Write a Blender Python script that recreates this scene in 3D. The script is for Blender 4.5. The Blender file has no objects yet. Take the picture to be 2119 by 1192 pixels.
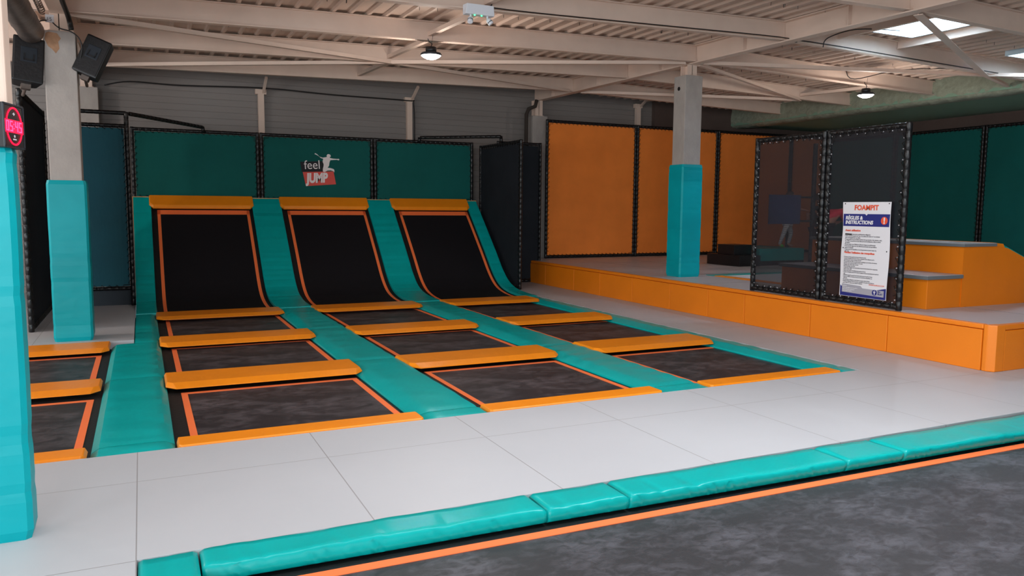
import bpy, bmesh, math, random
from mathutils import Vector, Matrix
random.seed(7)
C = bpy.context.scene.collection
PI = math.pi

# ------------------------------------------------------------------ materials
def lin(c):
    return tuple(((v/255)/12.92 if v/255 <= .04045 else ((v/255+.055)/1.055)**2.4) for v in c)
def mat(name, rgb, rough=.5, metal=0, noise=None, bump=None, emit=None, coat=0, spec=.5, alpha=None, srgb=True):
    m = bpy.data.materials.new(name); m.use_nodes = True
    nt = m.node_tree; b = nt.nodes['Principled BSDF']
    col = lin(rgb) if srgb else rgb
    b.inputs['Base Color'].default_value = (*col, 1)
    b.inputs['Roughness'].default_value = rough
    b.inputs['Metallic'].default_value = metal
    b.inputs['Specular IOR Level'].default_value = spec
    b.inputs['Coat Weight'].default_value = coat
    b.inputs['Coat Roughness'].default_value = .25
    tc = nt.nodes.new('ShaderNodeTexCoord')
    if noise:                       # (scale, amount, detail, stretch xyz)
        sc, amt, det, st = noise
        mp = nt.nodes.new('ShaderNodeMapping'); mp.inputs['Scale'].default_value = st
        nz = nt.nodes.new('ShaderNodeTexNoise'); nz.inputs['Scale'].default_value = sc; nz.inputs['Detail'].default_value = det
        nz.inputs['Roughness'].default_value = .62
        mx = nt.nodes.new('ShaderNodeMix'); mx.data_type = 'RGBA'
        mx.inputs['A'].default_value = (*[v*(1-amt) for v in col], 1)
        mx.inputs['B'].default_value = (*[min(1, v*(1+amt)) for v in col], 1)
        rp = nt.nodes.new('ShaderNodeMapRange'); rp.inputs['From Min'].default_value = .32; rp.inputs['From Max'].default_value = .68
        L = nt.links.new
        L(tc.outputs['Object'], mp.inputs[0]); L(mp.outputs[0], nz.inputs['Vector']); L(nz.outputs['Fac'], rp.inputs[0])
        L(rp.outputs[0], mx.inputs['Factor']); L(mx.outputs['Result'], b.inputs['Base Color'])
    if bump:                        # (scale, strength, detail, stretch)
        sc, st_, det, st = bump
        mp = nt.nodes.new('ShaderNodeMapping'); mp.inputs['Scale'].default_value = st
        nz = nt.nodes.new('ShaderNodeTexNoise'); nz.inputs['Scale'].default_value = sc; nz.inputs['Detail'].default_value = det
        bp = nt.nodes.new('ShaderNodeBump'); bp.inputs['Strength'].default_value = st_; bp.inputs['Distance'].default_value = .02
        L = nt.links.new
        L(tc.outputs['Object'], mp.inputs[0]); L(mp.outputs[0], nz.inputs['Vector']); L(nz.outputs['Fac'], bp.inputs['Height'])
        L(bp.outputs[0], b.inputs['Normal'])
    if emit:
        b.inputs['Emission Color'].default_value = (*lin(emit[0]), 1); b.inputs['Emission Strength'].default_value = emit[1]
    return m
M = {}
M['teal'] = mat('teal_vinyl', (0, 166, 164), .34, spec=.2, coat=.12, bump=(5, .28, 3, (1, 1, 1)), noise=(2, .05, 2, (1, 1, 1)))
M['teal_wrap'] = mat('teal_vinyl_wrapped', (0, 156, 165), .42, spec=.2, bump=(3.2, .5, 2, (.8, .8, 1.5)), noise=(1.5, .08, 2, (1, 1, 1)))
M['orange'] = mat('orange_vinyl', (246, 142, 18), .38, bump=(6, .22, 3, (2.2, 1, 1)), noise=(2, .04, 2, (1, 1, 1)))
M['orange_foam'] = mat('orange_block_vinyl', (236, 128, 14), .45, bump=(60, .05, 2, (1, 1, 1)), noise=(1.2, .05, 2, (1, 1, 1)))
M['orange_cloth'] = mat('orange_panel_cloth', (248, 138, 58), .8, bump=(90, .12, 2, (1, 1, 1)), noise=(1.2, .07, 3, (1, 1, 1)), spec=.2)
M['green_cloth'] = mat('green_panel_cloth', (14, 90, 85), .8, bump=(90, .12, 2, (1, 1, 1)), noise=(1.2, .07, 3, (1, 1, 1)), spec=.2)
M['blue_cloth'] = mat('blue_green_panel_cloth', (4, 88, 104), .7, bump=(9, .3, 3, (2, 2, .6)), noise=(1.4, .1, 3, (1, 1, 1)))
M['tape'] = mat('orange_webbing', (255, 124, 66), .6, bump=(40, .1, 2, (1, 1, 1)))
M['black'] = mat('black_spring_cover', (22, 20, 22), .55, bump=(30, .15, 2, (1, 1, 1)))
M['ramp_mat'] = mat('black_ramp_mesh', (22, 20, 24), .75, spec=.2)
M['post'] = mat('black_foam_sleeve', (13, 14, 17), .36, bump=(40, .35, 2, (1, 1, .5)))
M['dark_net'] = mat('dark_net_cloth', (34, 38, 44), .85, noise=(1.5, .15, 3, (1, 1, 1)), spec=.2)
M['wall_navy'] = mat('navy_kick_board', (30, 44, 56), .6)
M['cream'] = mat('steel_paint_warm_bounce', (222, 198, 182), .62, noise=(1.5, .05, 3, (1, 1, 1)))  # off-white steel with warm bounced light tinted into the colour
M['deck'] = mat('roof_deck_warm_bounce', (206, 182, 166), .5, noise=(.6, .06, 3, (1, 1, 1)))  # same warm bounce tinted into the deck colour
M['dark_brown'] = mat('dark_brown_paint', (60, 52, 46), .9)  # plain dark brown for the roof slab and drain pipe
M['concrete'] = mat('painted_concrete', (166, 158, 152), .75, noise=(3.5, .12, 5, (1, 1, .5)), bump=(30, .15, 4, (1, 1, 1)))
M['rust'] = mat('bare_rust_patch', (166, 126, 96), .8, noise=(14, .2, 4, (1, 1, 1)))
M['panel_wall'] = mat('grey_wall_cladding', (132, 125, 121), .5, noise=(.8, .06, 3, (.3, 1, 4)))
M['brown_wall'] = mat('brown_plaster_wall', (92, 76, 70), .85, noise=(2, .08, 3, (1, 1, 1)))
M['soffit'] = mat('soffit_green_bounce', (126, 156, 134), .8, noise=(.8, .05, 3, (1, 1, 1)))  # green light bounced off the panels is put into this colour
M['flock'] = mat('sprayed_fibre', (142, 148, 130), .95, noise=(9, .16, 5, (1, 1, 1)), bump=(16, 1.0, 5, (1, 1, 1)))
M['void'] = mat('dark_pit', (10, 10, 10), .9)
M['black_plastic'] = mat('black_plastic', (22, 23, 27), .42)
M['grille'] = mat('dark_grille', (40, 46, 54), .5, metal=.3)
M['white_plastic'] = mat('white_plastic', (225, 228, 235), .35)
M['white_paint'] = mat('white_paint', (228, 226, 222), .5)
M['galv'] = mat('galvanised_duct', (116, 106, 100), .42, metal=.75, noise=(5, .2, 4, (1, 1, .4)), bump=(8, .3, 3, (1, 1, 1)))
M['cable'] = mat('black_cable', (18, 16, 16), .5)
M['grey_top'] = mat('grey_vinyl_top', (186, 184, 188), .38, noise=(1.2, .03, 2, (1, 1, 1)), bump=(20, .06, 2, (1, 1, 1)))
M['grey_edge'] = mat('dark_grey_step_edge', (110, 116, 120), .5)
M['navy_print'] = mat('poster_navy', (38, 44, 122), .4)
M['poster'] = mat('poster_white', (232, 230, 234), .4)
M['poster_grey'] = mat('poster_grey', (168, 166, 176), .4)
M['poster_red'] = mat('poster_red', (236, 88, 52), .4)
M['ink'] = mat('poster_ink', (84, 82, 92), .5)
M['blackink'] = mat('poster_black', (10, 10, 12), .5)
M['logo_red'] = mat('logo_red', (224, 84, 74), .7)
M['logo_black'] = mat('logo_black', (20, 20, 28), .7)
M['logo_white'] = mat('logo_white', (240, 232, 232), .7)
M['led'] = mat('red_led', (255, 10, 50), .4, emit=((255, 10, 52), 1.3))
M['led_hot'] = mat('red_led_digit', (255, 60, 110), .4, emit=((255, 60, 110), 1.6))
M['green_led'] = mat('green_led', (60, 255, 140), .4, emit=((60, 255, 140), 3))
M['lamp'] = mat('lamp_lens', (255, 250, 245), .4, emit=((255, 244, 238), 14))
M['sky'] = mat('skylight_pane', (225, 240, 255), .3, emit=((196, 226, 248), 1.25))
M['sky_well'] = mat('skylight_lining', (226, 242, 252), .5)
M['navy_board'] = mat('navy_board', (52, 60, 96), .6)
M['skin'] = mat('skin', (214, 150, 122), .55)
M['red_shirt'] = mat('red_shirt', (236, 40, 70), .7)
M['dark_cloth'] = mat('dark_clothes', (30, 28, 34), .8)
M['hair'] = mat('brown_hair', (66, 44, 34), .6)
M['shoe_green'] = mat('green_sock', (90, 220, 60), .6)
M['eye'] = mat('eye_dark', (30, 24, 22), .3)

# striped leggings
def striped():
    m = mat('striped_leggings', (230, 228, 232), .7); nt = m.node_tree
    tc = nt.nodes.new('ShaderNodeTexCoord'); w = nt.nodes.new('ShaderNodeTexWave'); w.bands_direction = 'Z'
    w.inputs['Scale'].default_value = 9; w.inputs['Distortion'].default_value = 3
    r = nt.nodes.new('ShaderNodeMix'); r.data_type = 'RGBA'
    r.inputs['A'].default_value = (*lin((110, 112, 118)), 1); r.inputs['B'].default_value = (*lin((240, 240, 244)), 1)
    nt.links.new(tc.outputs['Object'], w.inputs['Vector']); nt.links.new(w.outputs['Fac'], r.inputs['Factor'])
    nt.links.new(r.outputs['Result'], nt.nodes['Principled BSDF'].inputs['Base Color']); return m
M['leggings'] = striped()

# see-through net: fine dark mesh, constant coverage
def net_mat(name, col, through):
    m = bpy.data.materials.new(name); m.use_nodes = True; nt = m.node_tree; b = nt.nodes['Principled BSDF']
    b.inputs['Base Color'].default_value = (*lin(col), 1); b.inputs['Roughness'].default_value = .6
    t = nt.nodes.new('ShaderNodeBsdfTransparent'); mx = nt.nodes.new('ShaderNodeMixShader'); mx.inputs[0].default_value = 1-through
    nt.links.new(t.outputs[0], mx.inputs[1]); nt.links.new(b.outputs[0], mx.inputs[2])
    nt.links.new(mx.outputs[0], nt.nodes['Material Output'].inputs['Surface']); return m
M['net'] = net_mat('see_through_net', (27, 28, 36), .45)

# jump mat: woven black fabric with pale scuffs
def jump_mat(name, dark, pale, sc=2.2):
    m = bpy.data.materials.new(name); m.use_nodes = True; nt = m.node_tree; b = nt.nodes['Principled BSDF']; L = nt.links.new
    tc = nt.nodes.new('ShaderNodeTexCoord')
    mp = nt.nodes.new('ShaderNodeMapping'); mp.inputs['Scale'].default_value = (1, 1.5, 1)
    n1 = nt.nodes.new('ShaderNodeTexNoise'); n1.inputs['Scale'].default_value = sc*2.2; n1.inputs['Detail'].default_value = 4; n1.inputs['Roughness'].default_value = .6; n1.inputs['Distortion'].default_value = .8
    n2 = nt.nodes.new('ShaderNodeTexNoise'); n2.inputs['Scale'].default_value = sc*.5; n2.inputs['Detail'].default_value = 2
    mu = nt.nodes.new('ShaderNodeMath'); mu.operation = 'MULTIPLY'
    rp = nt.nodes.new('ShaderNodeMapRange'); rp.inputs['From Min'].default_value = .2; rp.inputs['From Max'].default_value = .4
    mx = nt.nodes.new('ShaderNodeMix'); mx.data_type = 'RGBA'
    mx.inputs['A'].default_value = (*lin(dark), 1); mx.inputs['B'].default_value = (*lin(pale), 1)
    L(tc.outputs['Object'], mp.inputs[0]); L(mp.outputs[0], n1.inputs['Vector']); L(mp.outputs[0], n2.inputs['Vector'])
    L(n1.outputs['Fac'], mu.inputs[0]); L(n2.outputs['Fac'], mu.inputs[1]); L(mu.outputs[0], rp.inputs[0]); L(rp.outputs[0], mx.inputs['Factor'])
    L(mx.outputs['Result'], b.inputs['Base Color'])
    b.inputs['Roughness'].default_value = .48; b.inputs['Specular IOR Level'].default_value = .45
    wv = nt.nodes.new('ShaderNodeTexNoise'); wv.inputs['Scale'].default_value = 120
    bp = nt.nodes.new('ShaderNodeBump'); bp.inputs['Strength'].default_value = .08; bp.inputs['Distance'].default_value = .01
    L(tc.outputs['Object'], wv.inputs['Vector']); L(wv.outputs['Fac'], bp.inputs['Height']); L(bp.outputs[0], b.inputs['Normal'])
    return m
M['bed'] = jump_mat('woven_jump_bed', (42, 38, 42), (84, 78, 82), 3.0)
M['bed_near'] = jump_mat('woven_jump_bed_near', (50, 50, 54), (82, 82, 89), 5.5)

# floor of grey vinyl mats with fine seams (a square grid)
def floor_mat():
    m = bpy.data.materials.new('grey_mat_floor'); m.use_nodes = True; nt = m.node_tree; b = nt.nodes['Principled BSDF']; L = nt.links.new
    tc = nt.nodes.new('ShaderNodeTexCoord'); sx = nt.nodes.new('ShaderNodeSeparateXYZ'); L(tc.outputs['Object'], sx.inputs[0])
    def line(out, off, per):
        a = nt.nodes.new('ShaderNodeMath'); a.operation = 'SUBTRACT'; a.inputs[1].default_value = off; L(out, a.inputs[0])
        d = nt.nodes.new('ShaderNodeMath'); d.operation = 'PINGPONG'; d.inputs[1].default_value = per/2; L(a.outputs[0], d.inputs[0])
        r = nt.nodes.new('ShaderNodeMapRange'); r.inputs['From Min'].default_value = .001; r.inputs['From Max'].default_value = .0045
        L(d.outputs[0], r.inputs[0]); return r.outputs[0]
    lx = line(sx.outputs['X'], -.0822, 1.1727); ly = line(sx.outputs['Y'], 5.2032, 1.1917)
    mn = nt.nodes.new('ShaderNodeMath'); mn.operation = 'MINIMUM'; L(lx, mn.inputs[0]); L(ly, mn.inputs[1])
    nz = nt.nodes.new('ShaderNodeTexNoise'); nz.inputs['Scale'].default_value = .9; nz.inputs['Detail'].default_value = 4; L(tc.outputs['Object'], nz.inputs['Vector'])
    c1 = nt.nodes.new('ShaderNodeMix'); c1.data_type = 'RGBA'; c1.inputs['A'].default_value = (*lin((180, 182, 187)), 1); c1.inputs['B'].default_value = (*lin((192, 194, 199)), 1)
    L(nz.outputs['Fac'], c1.inputs['Factor'])
    c2 = nt.nodes.new('ShaderNodeMix'); c2.data_type = 'RGBA'; c2.inputs['A'].default_value = (*lin((146, 144, 146)), 1)
    L(mn.outputs[0], c2.inputs['Factor']); L(c1.outputs['Result'], c2.inputs['B']); L(c2.outputs['Result'], b.inputs['Base Color'])
    mp = nt.nodes.new('ShaderNodeMapping'); mp.inputs['Scale'].default_value = (1, 4, 1); L(tc.outputs['Object'], mp.inputs[0])
    n2 = nt.nodes.new('ShaderNodeTexNoise'); n2.inputs['Scale'].default_value = 2.5; n2.inputs['Detail'].default_value = 3; L(mp.outputs[0], n2.inputs['Vector'])
    ad = nt.nodes.new('ShaderNodeMath'); ad.operation = 'MULTIPLY_ADD'; ad.inputs[1].default_value = .5; L(n2.outputs['Fac'], ad.inputs[0]); L(mn.outputs[0], ad.inputs[2])
    bp = nt.nodes.new('ShaderNodeBump'); bp.inputs['Strength'].default_value = .25; bp.inputs['Distance'].default_value = .012
    L(ad.outputs[0], bp.inputs['Height']); L(bp.outputs[0], b.inputs['Normal'])
    b.inputs['Roughness'].default_value = .46; return m
M['floor'] = floor_mat()

# ------------------------------------------------------------------ mesh helpers
class MB:
    def __init__(s): s.v = []; s.f = []
    def add(s, vs, fs):
        n = len(s.v); s.v += [tuple(p) for p in vs]; s.f += [tuple(i+n for i in f) for f in fs]; return s
    def box(s, x0, x1, y0, y1, z0, z1):
        vs = [(x, y, z) for z in (z0, z1) for y in (y0, y1) for x in (x0, x1)]
        return s.add(vs, [(0, 2, 3, 1), (4, 5, 7, 6), (0, 1, 5, 4), (2, 6, 7, 3), (0, 4, 6, 2), (1, 3, 7, 5)])
    def obox(s, o, u, v, w):     # corner o, edge vectors
        o, u, v, w = map(Vector, (o, u, v, w))
        vs = [o, o+u, o+v, o+u+v, o+w, o+u+w, o+v+w, o+u+v+w]
        return s.add(vs, [(0, 2, 3, 1), (4, 5, 7, 6), (0, 1, 5, 4), (2, 6, 7, 3), (0, 4, 6, 2), (1, 3, 7, 5)])
    def bar(s, p, q, w, h, up=(0, 0, 1)):      # rectangular bar from p to q
        p, q = Vector(p), Vector(q); d = (q-p).normalized(); a = d.cross(Vector(up))
        if a.length < 1e-4: a = d.cross(Vector((1, 0, 0)))
        a.normalize(); b = a.cross(d).normalized()
        return s.obox(p-a*w/2-b*h/2, q-p, a*w, b*h)
    def tube(s, pts, r, n=10, cap=True):
        pts = [Vector(p) for p in pts]; rr = r if isinstance(r, (list, tuple)) else [r]*len(pts)
        d0 = (pts[1]-pts[0]).normalized(); a = d0.cross(Vector((0, 0, 1)))
        if a.length < 1e-3: a = d0.cross(Vector((1, 0, 0)))
        a.normalize(); base = len(s.v); vs = []
        for i, p in enumerate(pts):
            d = (pts[min(i+1, len(pts)-1)]-pts[max(i-1, 0)]).normalized()
            a = (a-d*a.dot(d)).normalized(); b = d.cross(a)
            for k in range(n):
                t = 2*PI*k/n; vs.append(p+(a*math.cos(t)+b*math.sin(t))*rr[i])
        fs = []
        for i in range(len(pts)-1):
            for k in range(n):
                k2 = (k+1) % n; fs.append((i*n+k, i*n+k2, (i+1)*n+k2, (i+1)*n+k))
        if cap: fs += [tuple(range(n))[::-1], tuple(range((len(pts)-1)*n, len(pts)*n))]
        return s.add(vs, fs)
    def prism(s, poly, z0, z1, top=None):
        n = len(poly); t = top or poly
        vs = [(*p, z0) for p in poly]+[(*p, z1) for p in t]
        fs = [tuple(range(n))[::-1], tuple(range(n, 2*n))]+[(i, (i+1) % n, n+(i+1) % n, n+i) for i in range(n)]
        return s.add(vs, fs)
    def grid(s, rows, closed=False):           # rows of points -> surface
        m = len(rows[0]); vs = [p for r in rows for p in r]; fs = []
        for i in range(len(rows)-1):
            for k in range(m if closed else m-1):
                k2 = (k+1) % m; fs.append((i*m+k, i*m+k2, (i+1)*m+k2, (i+1)*m+k))
        if closed: fs += [tuple(range(m))[::-1], tuple(range((len(rows)-1)*m, len(rows)*m))]
        return s.add(vs, fs)
    def lathe(s, prof, n=24, o=(0, 0, 0)):
        rows = [[(o[0]+r*math.cos(2*PI*k/n), o[1]+r*math.sin(2*PI*k/n), o[2]+z) for k in range(n)] for r, z in prof]
        return s.grid(rows, True)
    def build(s, name, m, parent=None, smooth=False, bevel=0, xf=None, origin=None):
        me = bpy.data.meshes.new(name); vs = s.v
        if origin: vs = [(a-origin[0], b-origin[1], c-origin[2]) for a, b, c in vs]
        me.from_pydata(vs, [], s.f); me.update()
        bm = bmesh.new(); bm.from_mesh(me)
        if xf: bm.transform(xf)
        if bevel:
            bmesh.ops.bevel(bm, geom=[e for e in bm.edges if len(e.link_faces) == 2 and e.calc_face_angle(0) > .5], offset=bevel, segments=2, affect='EDGES', profile=.6)
        bmesh.ops.recalc_face_normals(bm, faces=bm.faces)
        bm.to_mesh(me); bm.free()
        me.materials.append(M[m] if isinstance(m, str) else m)
        if smooth:
            for p in me.polygons: p.use_smooth = True
        o = bpy.data.objects.new(name, me); C.objects.link(o)
        if origin: o.location = origin
        if parent: o.parent = parent
        return o
def tag(o, label=None, cat=None, group=None, kind=None):
    if label: o['label'] = label
    if cat: o['category'] = cat
    if group: o['group'] = group
    if kind: o['kind'] = kind
    return o
def thing(name, label, cat, loc=(0, 0, 0), group=None):
    o = bpy.data.objects.new(name, None); o.empty_display_size = .1; C.objects.link(o); o.location = loc
    return tag(o, label, cat, group)
def under(child, parent):       # parent keeping world place (parents carry translation only)
    child.parent = parent; child.location = Vector(child.location)-Vector(parent.location); return child
def struct(name, mb, m, **k):
    return tag(mb.build(name, m, **k), kind='structure')
ORD = ['first', 'second', 'third', 'fourth', 'fifth', 'sixth', 'seventh', 'eighth', 'ninth']

# ------------------------------------------------------------------ floor and pits
fl = MB(); Z0 = -.14
def slab(x0, x1, y0, y1): fl.box(x0, x1, y0, y1, Z0, 0)
slab(-9, 18.3, 4.02, 5.84)                 # walkway in front of the lanes
slab(-9, -.08, -6.5, 4.02); slab(-.08, 9.0, -6.5, .6); slab(9.0, 18.3, -6.5, 4.02)
slab(6.93, 18.3, 5.84, 17.5); slab(-9, -.14, 10.87, 17.5); slab(-9, -2.6, 5.84, 10.87); slab(-.14, 6.93, 16.9, 17.5)
f_ = struct('floor', fl, 'floor')
pit = MB(); pit.box(-3, 9.2, .4, 17, -.8, -.7); struct('floor', pit, 'void')

# ------------------------------------------------------------------ pads
def pad_quad(name, label, cat, grp, x0, x1, y0, y1, zt, lips, m, chamfer=0, drop=.06, thick=.02):
    """flat padded cushion; lips=(left,right,near,far) sloping rims reaching zt-drop"""
    l, r, n, f = lips; c = chamfer
    out = [(x0+c, y0), (x1-c, y0), (x1, y0+c*1.3), (x1, y1), (x0, y1), (x0, y0+c*1.3)]
    k = c*.55
    top = [(x0+l+k, y0+n), (x1-r-k, y0+n), (x1-r, y0+n+k), (x1-r, y1-f), (x0+l, y1-f), (x0+l, y0+n+k)]
    if not c: out = [out[i] for i in (0, 1, 3, 4)]; top = [top[i] for i in (0, 1, 3, 4)]
    cx, cy = (x0+x1)/2, (y0+y1)/2
    mb = MB(); mb.prism(out, zt-drop-thick, zt-drop); mb.f.pop(1)
    nn = len(out); mb.add([(*p, zt) for p in top], [])
    mb.f += [(nn+i, nn+(i+1) % nn, 2*nn+(i+1) % nn, 2*nn+i) for i in range(nn)]+[tuple(range(2*nn, 3*nn))]
    o = mb.build(name, m, bevel=.007, origin=(cx, cy, 0))
    return tag(o, label, cat, grp)

LX = [(.155, 2.04), (2.575, 4.40), (4.92, 6.715)]
LN = ['left', 'middle', 'right']
bars = [(7.87, 8.56), (10.28, 10.98), (12.80, 13.54)]
for k, (a, b) in enumerate(LX):
    pad_quad('safety_pad', f'orange pad along the front edge of the {LN[k]} trampoline lane, beside the grey walkway', 'safety pad', None,
             a+.02, b-.02, 5.85, 6.10, .008, (.01, .01, .02, .01), 'orange', chamfer=0.03, drop=.04)
    for j, (y0, y1) in enumerate(bars):
        w = [f'orange padded bar behind the nearest trampoline of the {LN[k]} lane', f'middle orange padded bar across the {LN[k]} lane, between its second and third trampolines',
             f'orange padded bar at the foot of the {LN[k]} black ramp'][j]
        pad_quad('safety_pad', w, 'safety pad', None, a-.005, b+.012, y0, y1, .016, (.015, .015, .12, .05), 'orange', chamfer=.09, drop=.034, thick=.008)
# far-left lane bars
for j, (y0, y1, w) in enumerate([(5.85, 6.10, 'orange pad at the front edge of the far-left lane, by the near teal column'), (7.99, 8.53, 'orange padded bar between the two far-left trampolines'),
                                 (10.22, 10.86, 'orange pad at the far end of the left-edge lane, in front of the speaker column')]):
    pad_quad('safety_pad', w, 'safety pad', None, -2.3, -.40, y0, y1, .012, (.01, .015, .02 if j == 0 else .12, .03), 'orange', chamfer=.03 if j == 0 else .08, drop=.04 if j == 0 else .032, thick=.008)

# teal strips between lanes
ST = [('along the left side of the left lane', -.385, .165, .055, .06), ('between the left and middle lanes', 1.99, 2.60, .11, .03),
      ('between the middle and right lanes', 4.345, 4.945, .10, .03), ('along the right side of the right lane', 6.60, 6.92, .12, .01)]
def soft_pad(x0, x1, y0, y1, ll, lr, zt=0, drop=.06, amp=.0022, seed=0, cuts=None):
    rnd = random.Random(seed); L = y1-y0; n = max(6, int(L/.06)); rows = []
    ph = [(rnd.uniform(5, 22), rnd.uniform(0, 6), rnd.uniform(.3, 1), rnd.uniform(-.6, .6)) for _ in range(5)]
    for i in range(n+1):
        y = y0+L*i/n; e = min(y-y0, y1-y); ed = -.010*max(0, 1-e/.03)**2
        def q(x):
            return zt+ed+amp*sum(a*math.sin(f*(y+s*x)+p) for f, p, a, s in ph)*min(1, e/.08)
        xs = [x0+ll+(x1-lr-x0-ll)*k/8 for k in range(9)]
        rows.append([(x0, y, zt-drop), (x0+.008, y, zt-drop*.75)]+[(x, y, q(x)-(.006 if k in (0, 8) else 0)) for k, x in enumerate(xs)]+[(x1-.004, y, zt-drop*.75), (x1, y, zt-drop), (x1-.01, y, zt-drop-.02), (x0+.01, y, zt-drop-.02)])
    return MB().grid(rows, True)
segs = [(5.85, 6.09), (6.10, 8.50), (8.51, 10.98), (10.99, 13.44)]
for s, (w, x0, x1, l, r) in enumerate(ST):
    for j, (y0, y1) in enumerate(segs):
        X0 = x0; X1 = x1
        if s == 0 and j == 2: y1 = 10.66
        if s == 0 and j == 3: X0 = -.14; y0 = 10.67; l = .01
        pos = ['short front end', 'long front length', 'middle length', 'length before the ramps'][j]
        o = soft_pad(X0, X1, y0, y1, l, r, seed=s*7+j, amp=.002 if j else .003).build('safety_pad', 'teal', smooth=False, origin=((X0+X1)/2, (y0+y1)/2, 0))
        for p in o.data.polygons: p.use_smooth = True
        try: o.data.set_sharp_from_angle(angle=.5)
        except Exception: pass
        tag(o, f'teal pad strip {w}, {pos}', 'safety pad')

# ------------------------------------------------------------------ trampolines
def ring(mb, x0, x1, y0, y1, w, z, h=.004):
    mb.box(x0, x1, y0, y0+w, z, z+h); mb.box(x0, x1, y1-w, y1, z, z+h)
    mb.box(x0, x0+w, y0+w, y1-w, z, z+h); mb.box(x1-w, x1, y0+w, y1-w, z, z+h)
def trampoline(label, x0, x1, y0, y1, tx0, tx1, ty0, ty1, z=-.07, m='bed', tw=.055, grp=None, slant=0):
    cx, cy = (x0+x1)/2, (y0+y1)/2
    t = thing('trampoline', label, 'trampoline', (cx, cy, z), grp)
    def P(mb, n, mm): return under(mb.build(n, mm, origin=(cx, cy, z)), t)
    mb = MB(); mb.box(tx0, tx1, ty0, ty1, z-.012, z); P(mb, 'jump_mat', m)
    mb = MB(); ring(mb, tx0, tx1, ty0, ty1, tw, z+.0005, .004); P(mb, 'border_line', 'tape')
    mb = MB(); ring(mb, x0, x1, y0, y1, 0, z); mb = MB()
    mb.box(x0, x1, y0, ty0, z-.012, z-.002); mb.box(x0, x1, ty1, y1, z-.012, z-.002); mb.box(x0, tx0, ty0, ty1, z-.012, z-.002); mb.box(tx1, x1, ty0, ty1, z-.012, z-.002)
    P(mb, 'spring_cover', 'black')
    if slant:
        for ch in t.children:
            for v in ch.data.vertices:
                if v.co.y+cy > ty1-.2 and v.co.y+cy < y1-.02: v.co.y -= slant*(v.co.x+cx)
    mb = MB(); ring(mb, x0, x1, y0, y1, .05, z-.09, .07); P(mb, 'frame', 'black_plastic')
    return t
cells = [(5.95, 8.0, 6.0, 7.87), (8.40, 10.40, 8.55, 10.40), (10.85, 12.9, 11.1, 13.05)]
cells = [(5.95, 8.35, 6.08, 7.88), (8.37, 10.75, 8.72, 10.42), (10.77, 13.3, 11.2, 13.13)]
TX = [(.28, 1.96), (2.70, 4.32), (5.06, 6.66)]
for k, (a, b) in enumerate(LX):
    for j, (y0, y1, ty0, ty1) in enumerate(cells):
        w = ['nearest', 'second', 'third and farthest flat'][j]
        tx0, tx1 = TX[k]
        trampoline(f'{w} black trampoline with orange border line in the {LN[k]} lane', a-.03, b+.03, y0, y1, tx0, tx1, ty0, ty1)
trampoline('near black trampoline at the far left edge, behind the near teal column', -2.3, -.36, 5.95, 8.2, -2.2, -.45, 6.0, 7.92)
trampoline('far black trampoline at the left edge, in front of the column with speakers', -2.3, -.36, 8.22, 10.7, -2.2, -.48, 8.6, 10.26)

# curved ramps
PR = [(13.45, .0), (14.0, .015), (14.35, .05), (14.65, .12), (14.9, .25), (15.12, .43), (15.3, .61), (15.5, .81), (15.75, 1.05), (16.0, 1.29), (16.3, 1.57), (16.62, 1.87)]
def arc(ps, sub=4):      # Catmull-Rom resample
    out = []
    for i in range(len(ps)-1):
        p0, p1, p2, p3 = ps[max(i-1, 0)], ps[i], ps[i+1], ps[min(i+2, len(ps)-1)]
        for t in [q/sub for q in range(sub)]:
            out.append(tuple(.5*((2*p1[d])+(-p0[d]+p2[d])*t+(2*p0[d]-5*p1[d]+4*p2[d]-p3[d])*t*t+(-p0[d]+3*p1[d]-3*p2[d]+p3[d])*t**3) for d in (0, 1)))
    out.append(ps[-1]); return out
PA = arc(PR)
def prof(y0, y1, off=0):
    pts = []
    for i, (y, z) in enumerate(PA):
        a = PA[max(i-1, 0)]; b = PA[min(i+1, len(PA)-1)]; dy, dz = b[0]-a[0], b[1]-a[1]; L = math.hypot(dy, dz)
        if y0-1e-6 <= y <= y1+1e-6: pts.append((y-dz/L*off, z+dy/L*off))
    return pts
def sweep(x0, x1, y0, y1, off, thick, cols=1, edge=0, wr=0, seed=0):
    top = prof(y0, y1, off); bot = prof(y0, y1, off-thick); rnd = random.Random(seed); rows = []
    for i, (t, b) in enumerate(zip(top, bot)):
        w = wr*rnd.uniform(-1, 1) if 0 < i < len(top)-1 else 0
        e = edge if (i in (0, len(top)-1)) else 0
        r = [(x0, b[0], b[1]), (x0, t[0]+edge*.5, t[1]-edge*.5)]
        for c in range(cols+1):
            x = x0+.02+(x1-x0-.04)*c/cols; r.append((x, t[0]-w*.7+e, t[1]+w*.7-e))
        r += [(x1, t[0]+edge*.5, t[1]-edge*.5), (x1, b[0], b[1])]
        rows.append(r)
    return MB().grid(rows, True)
ys = [p[0] for p in PA]
def near(y): return min(ys, key=lambda v: abs(v-y))
def sub_sweep(mb, x0, x1, y0, y1, off, thick): s = sweep(x0, x1, y0, y1, off, thick); mb.add(s.v, s.f)
ramp_t = []
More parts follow.
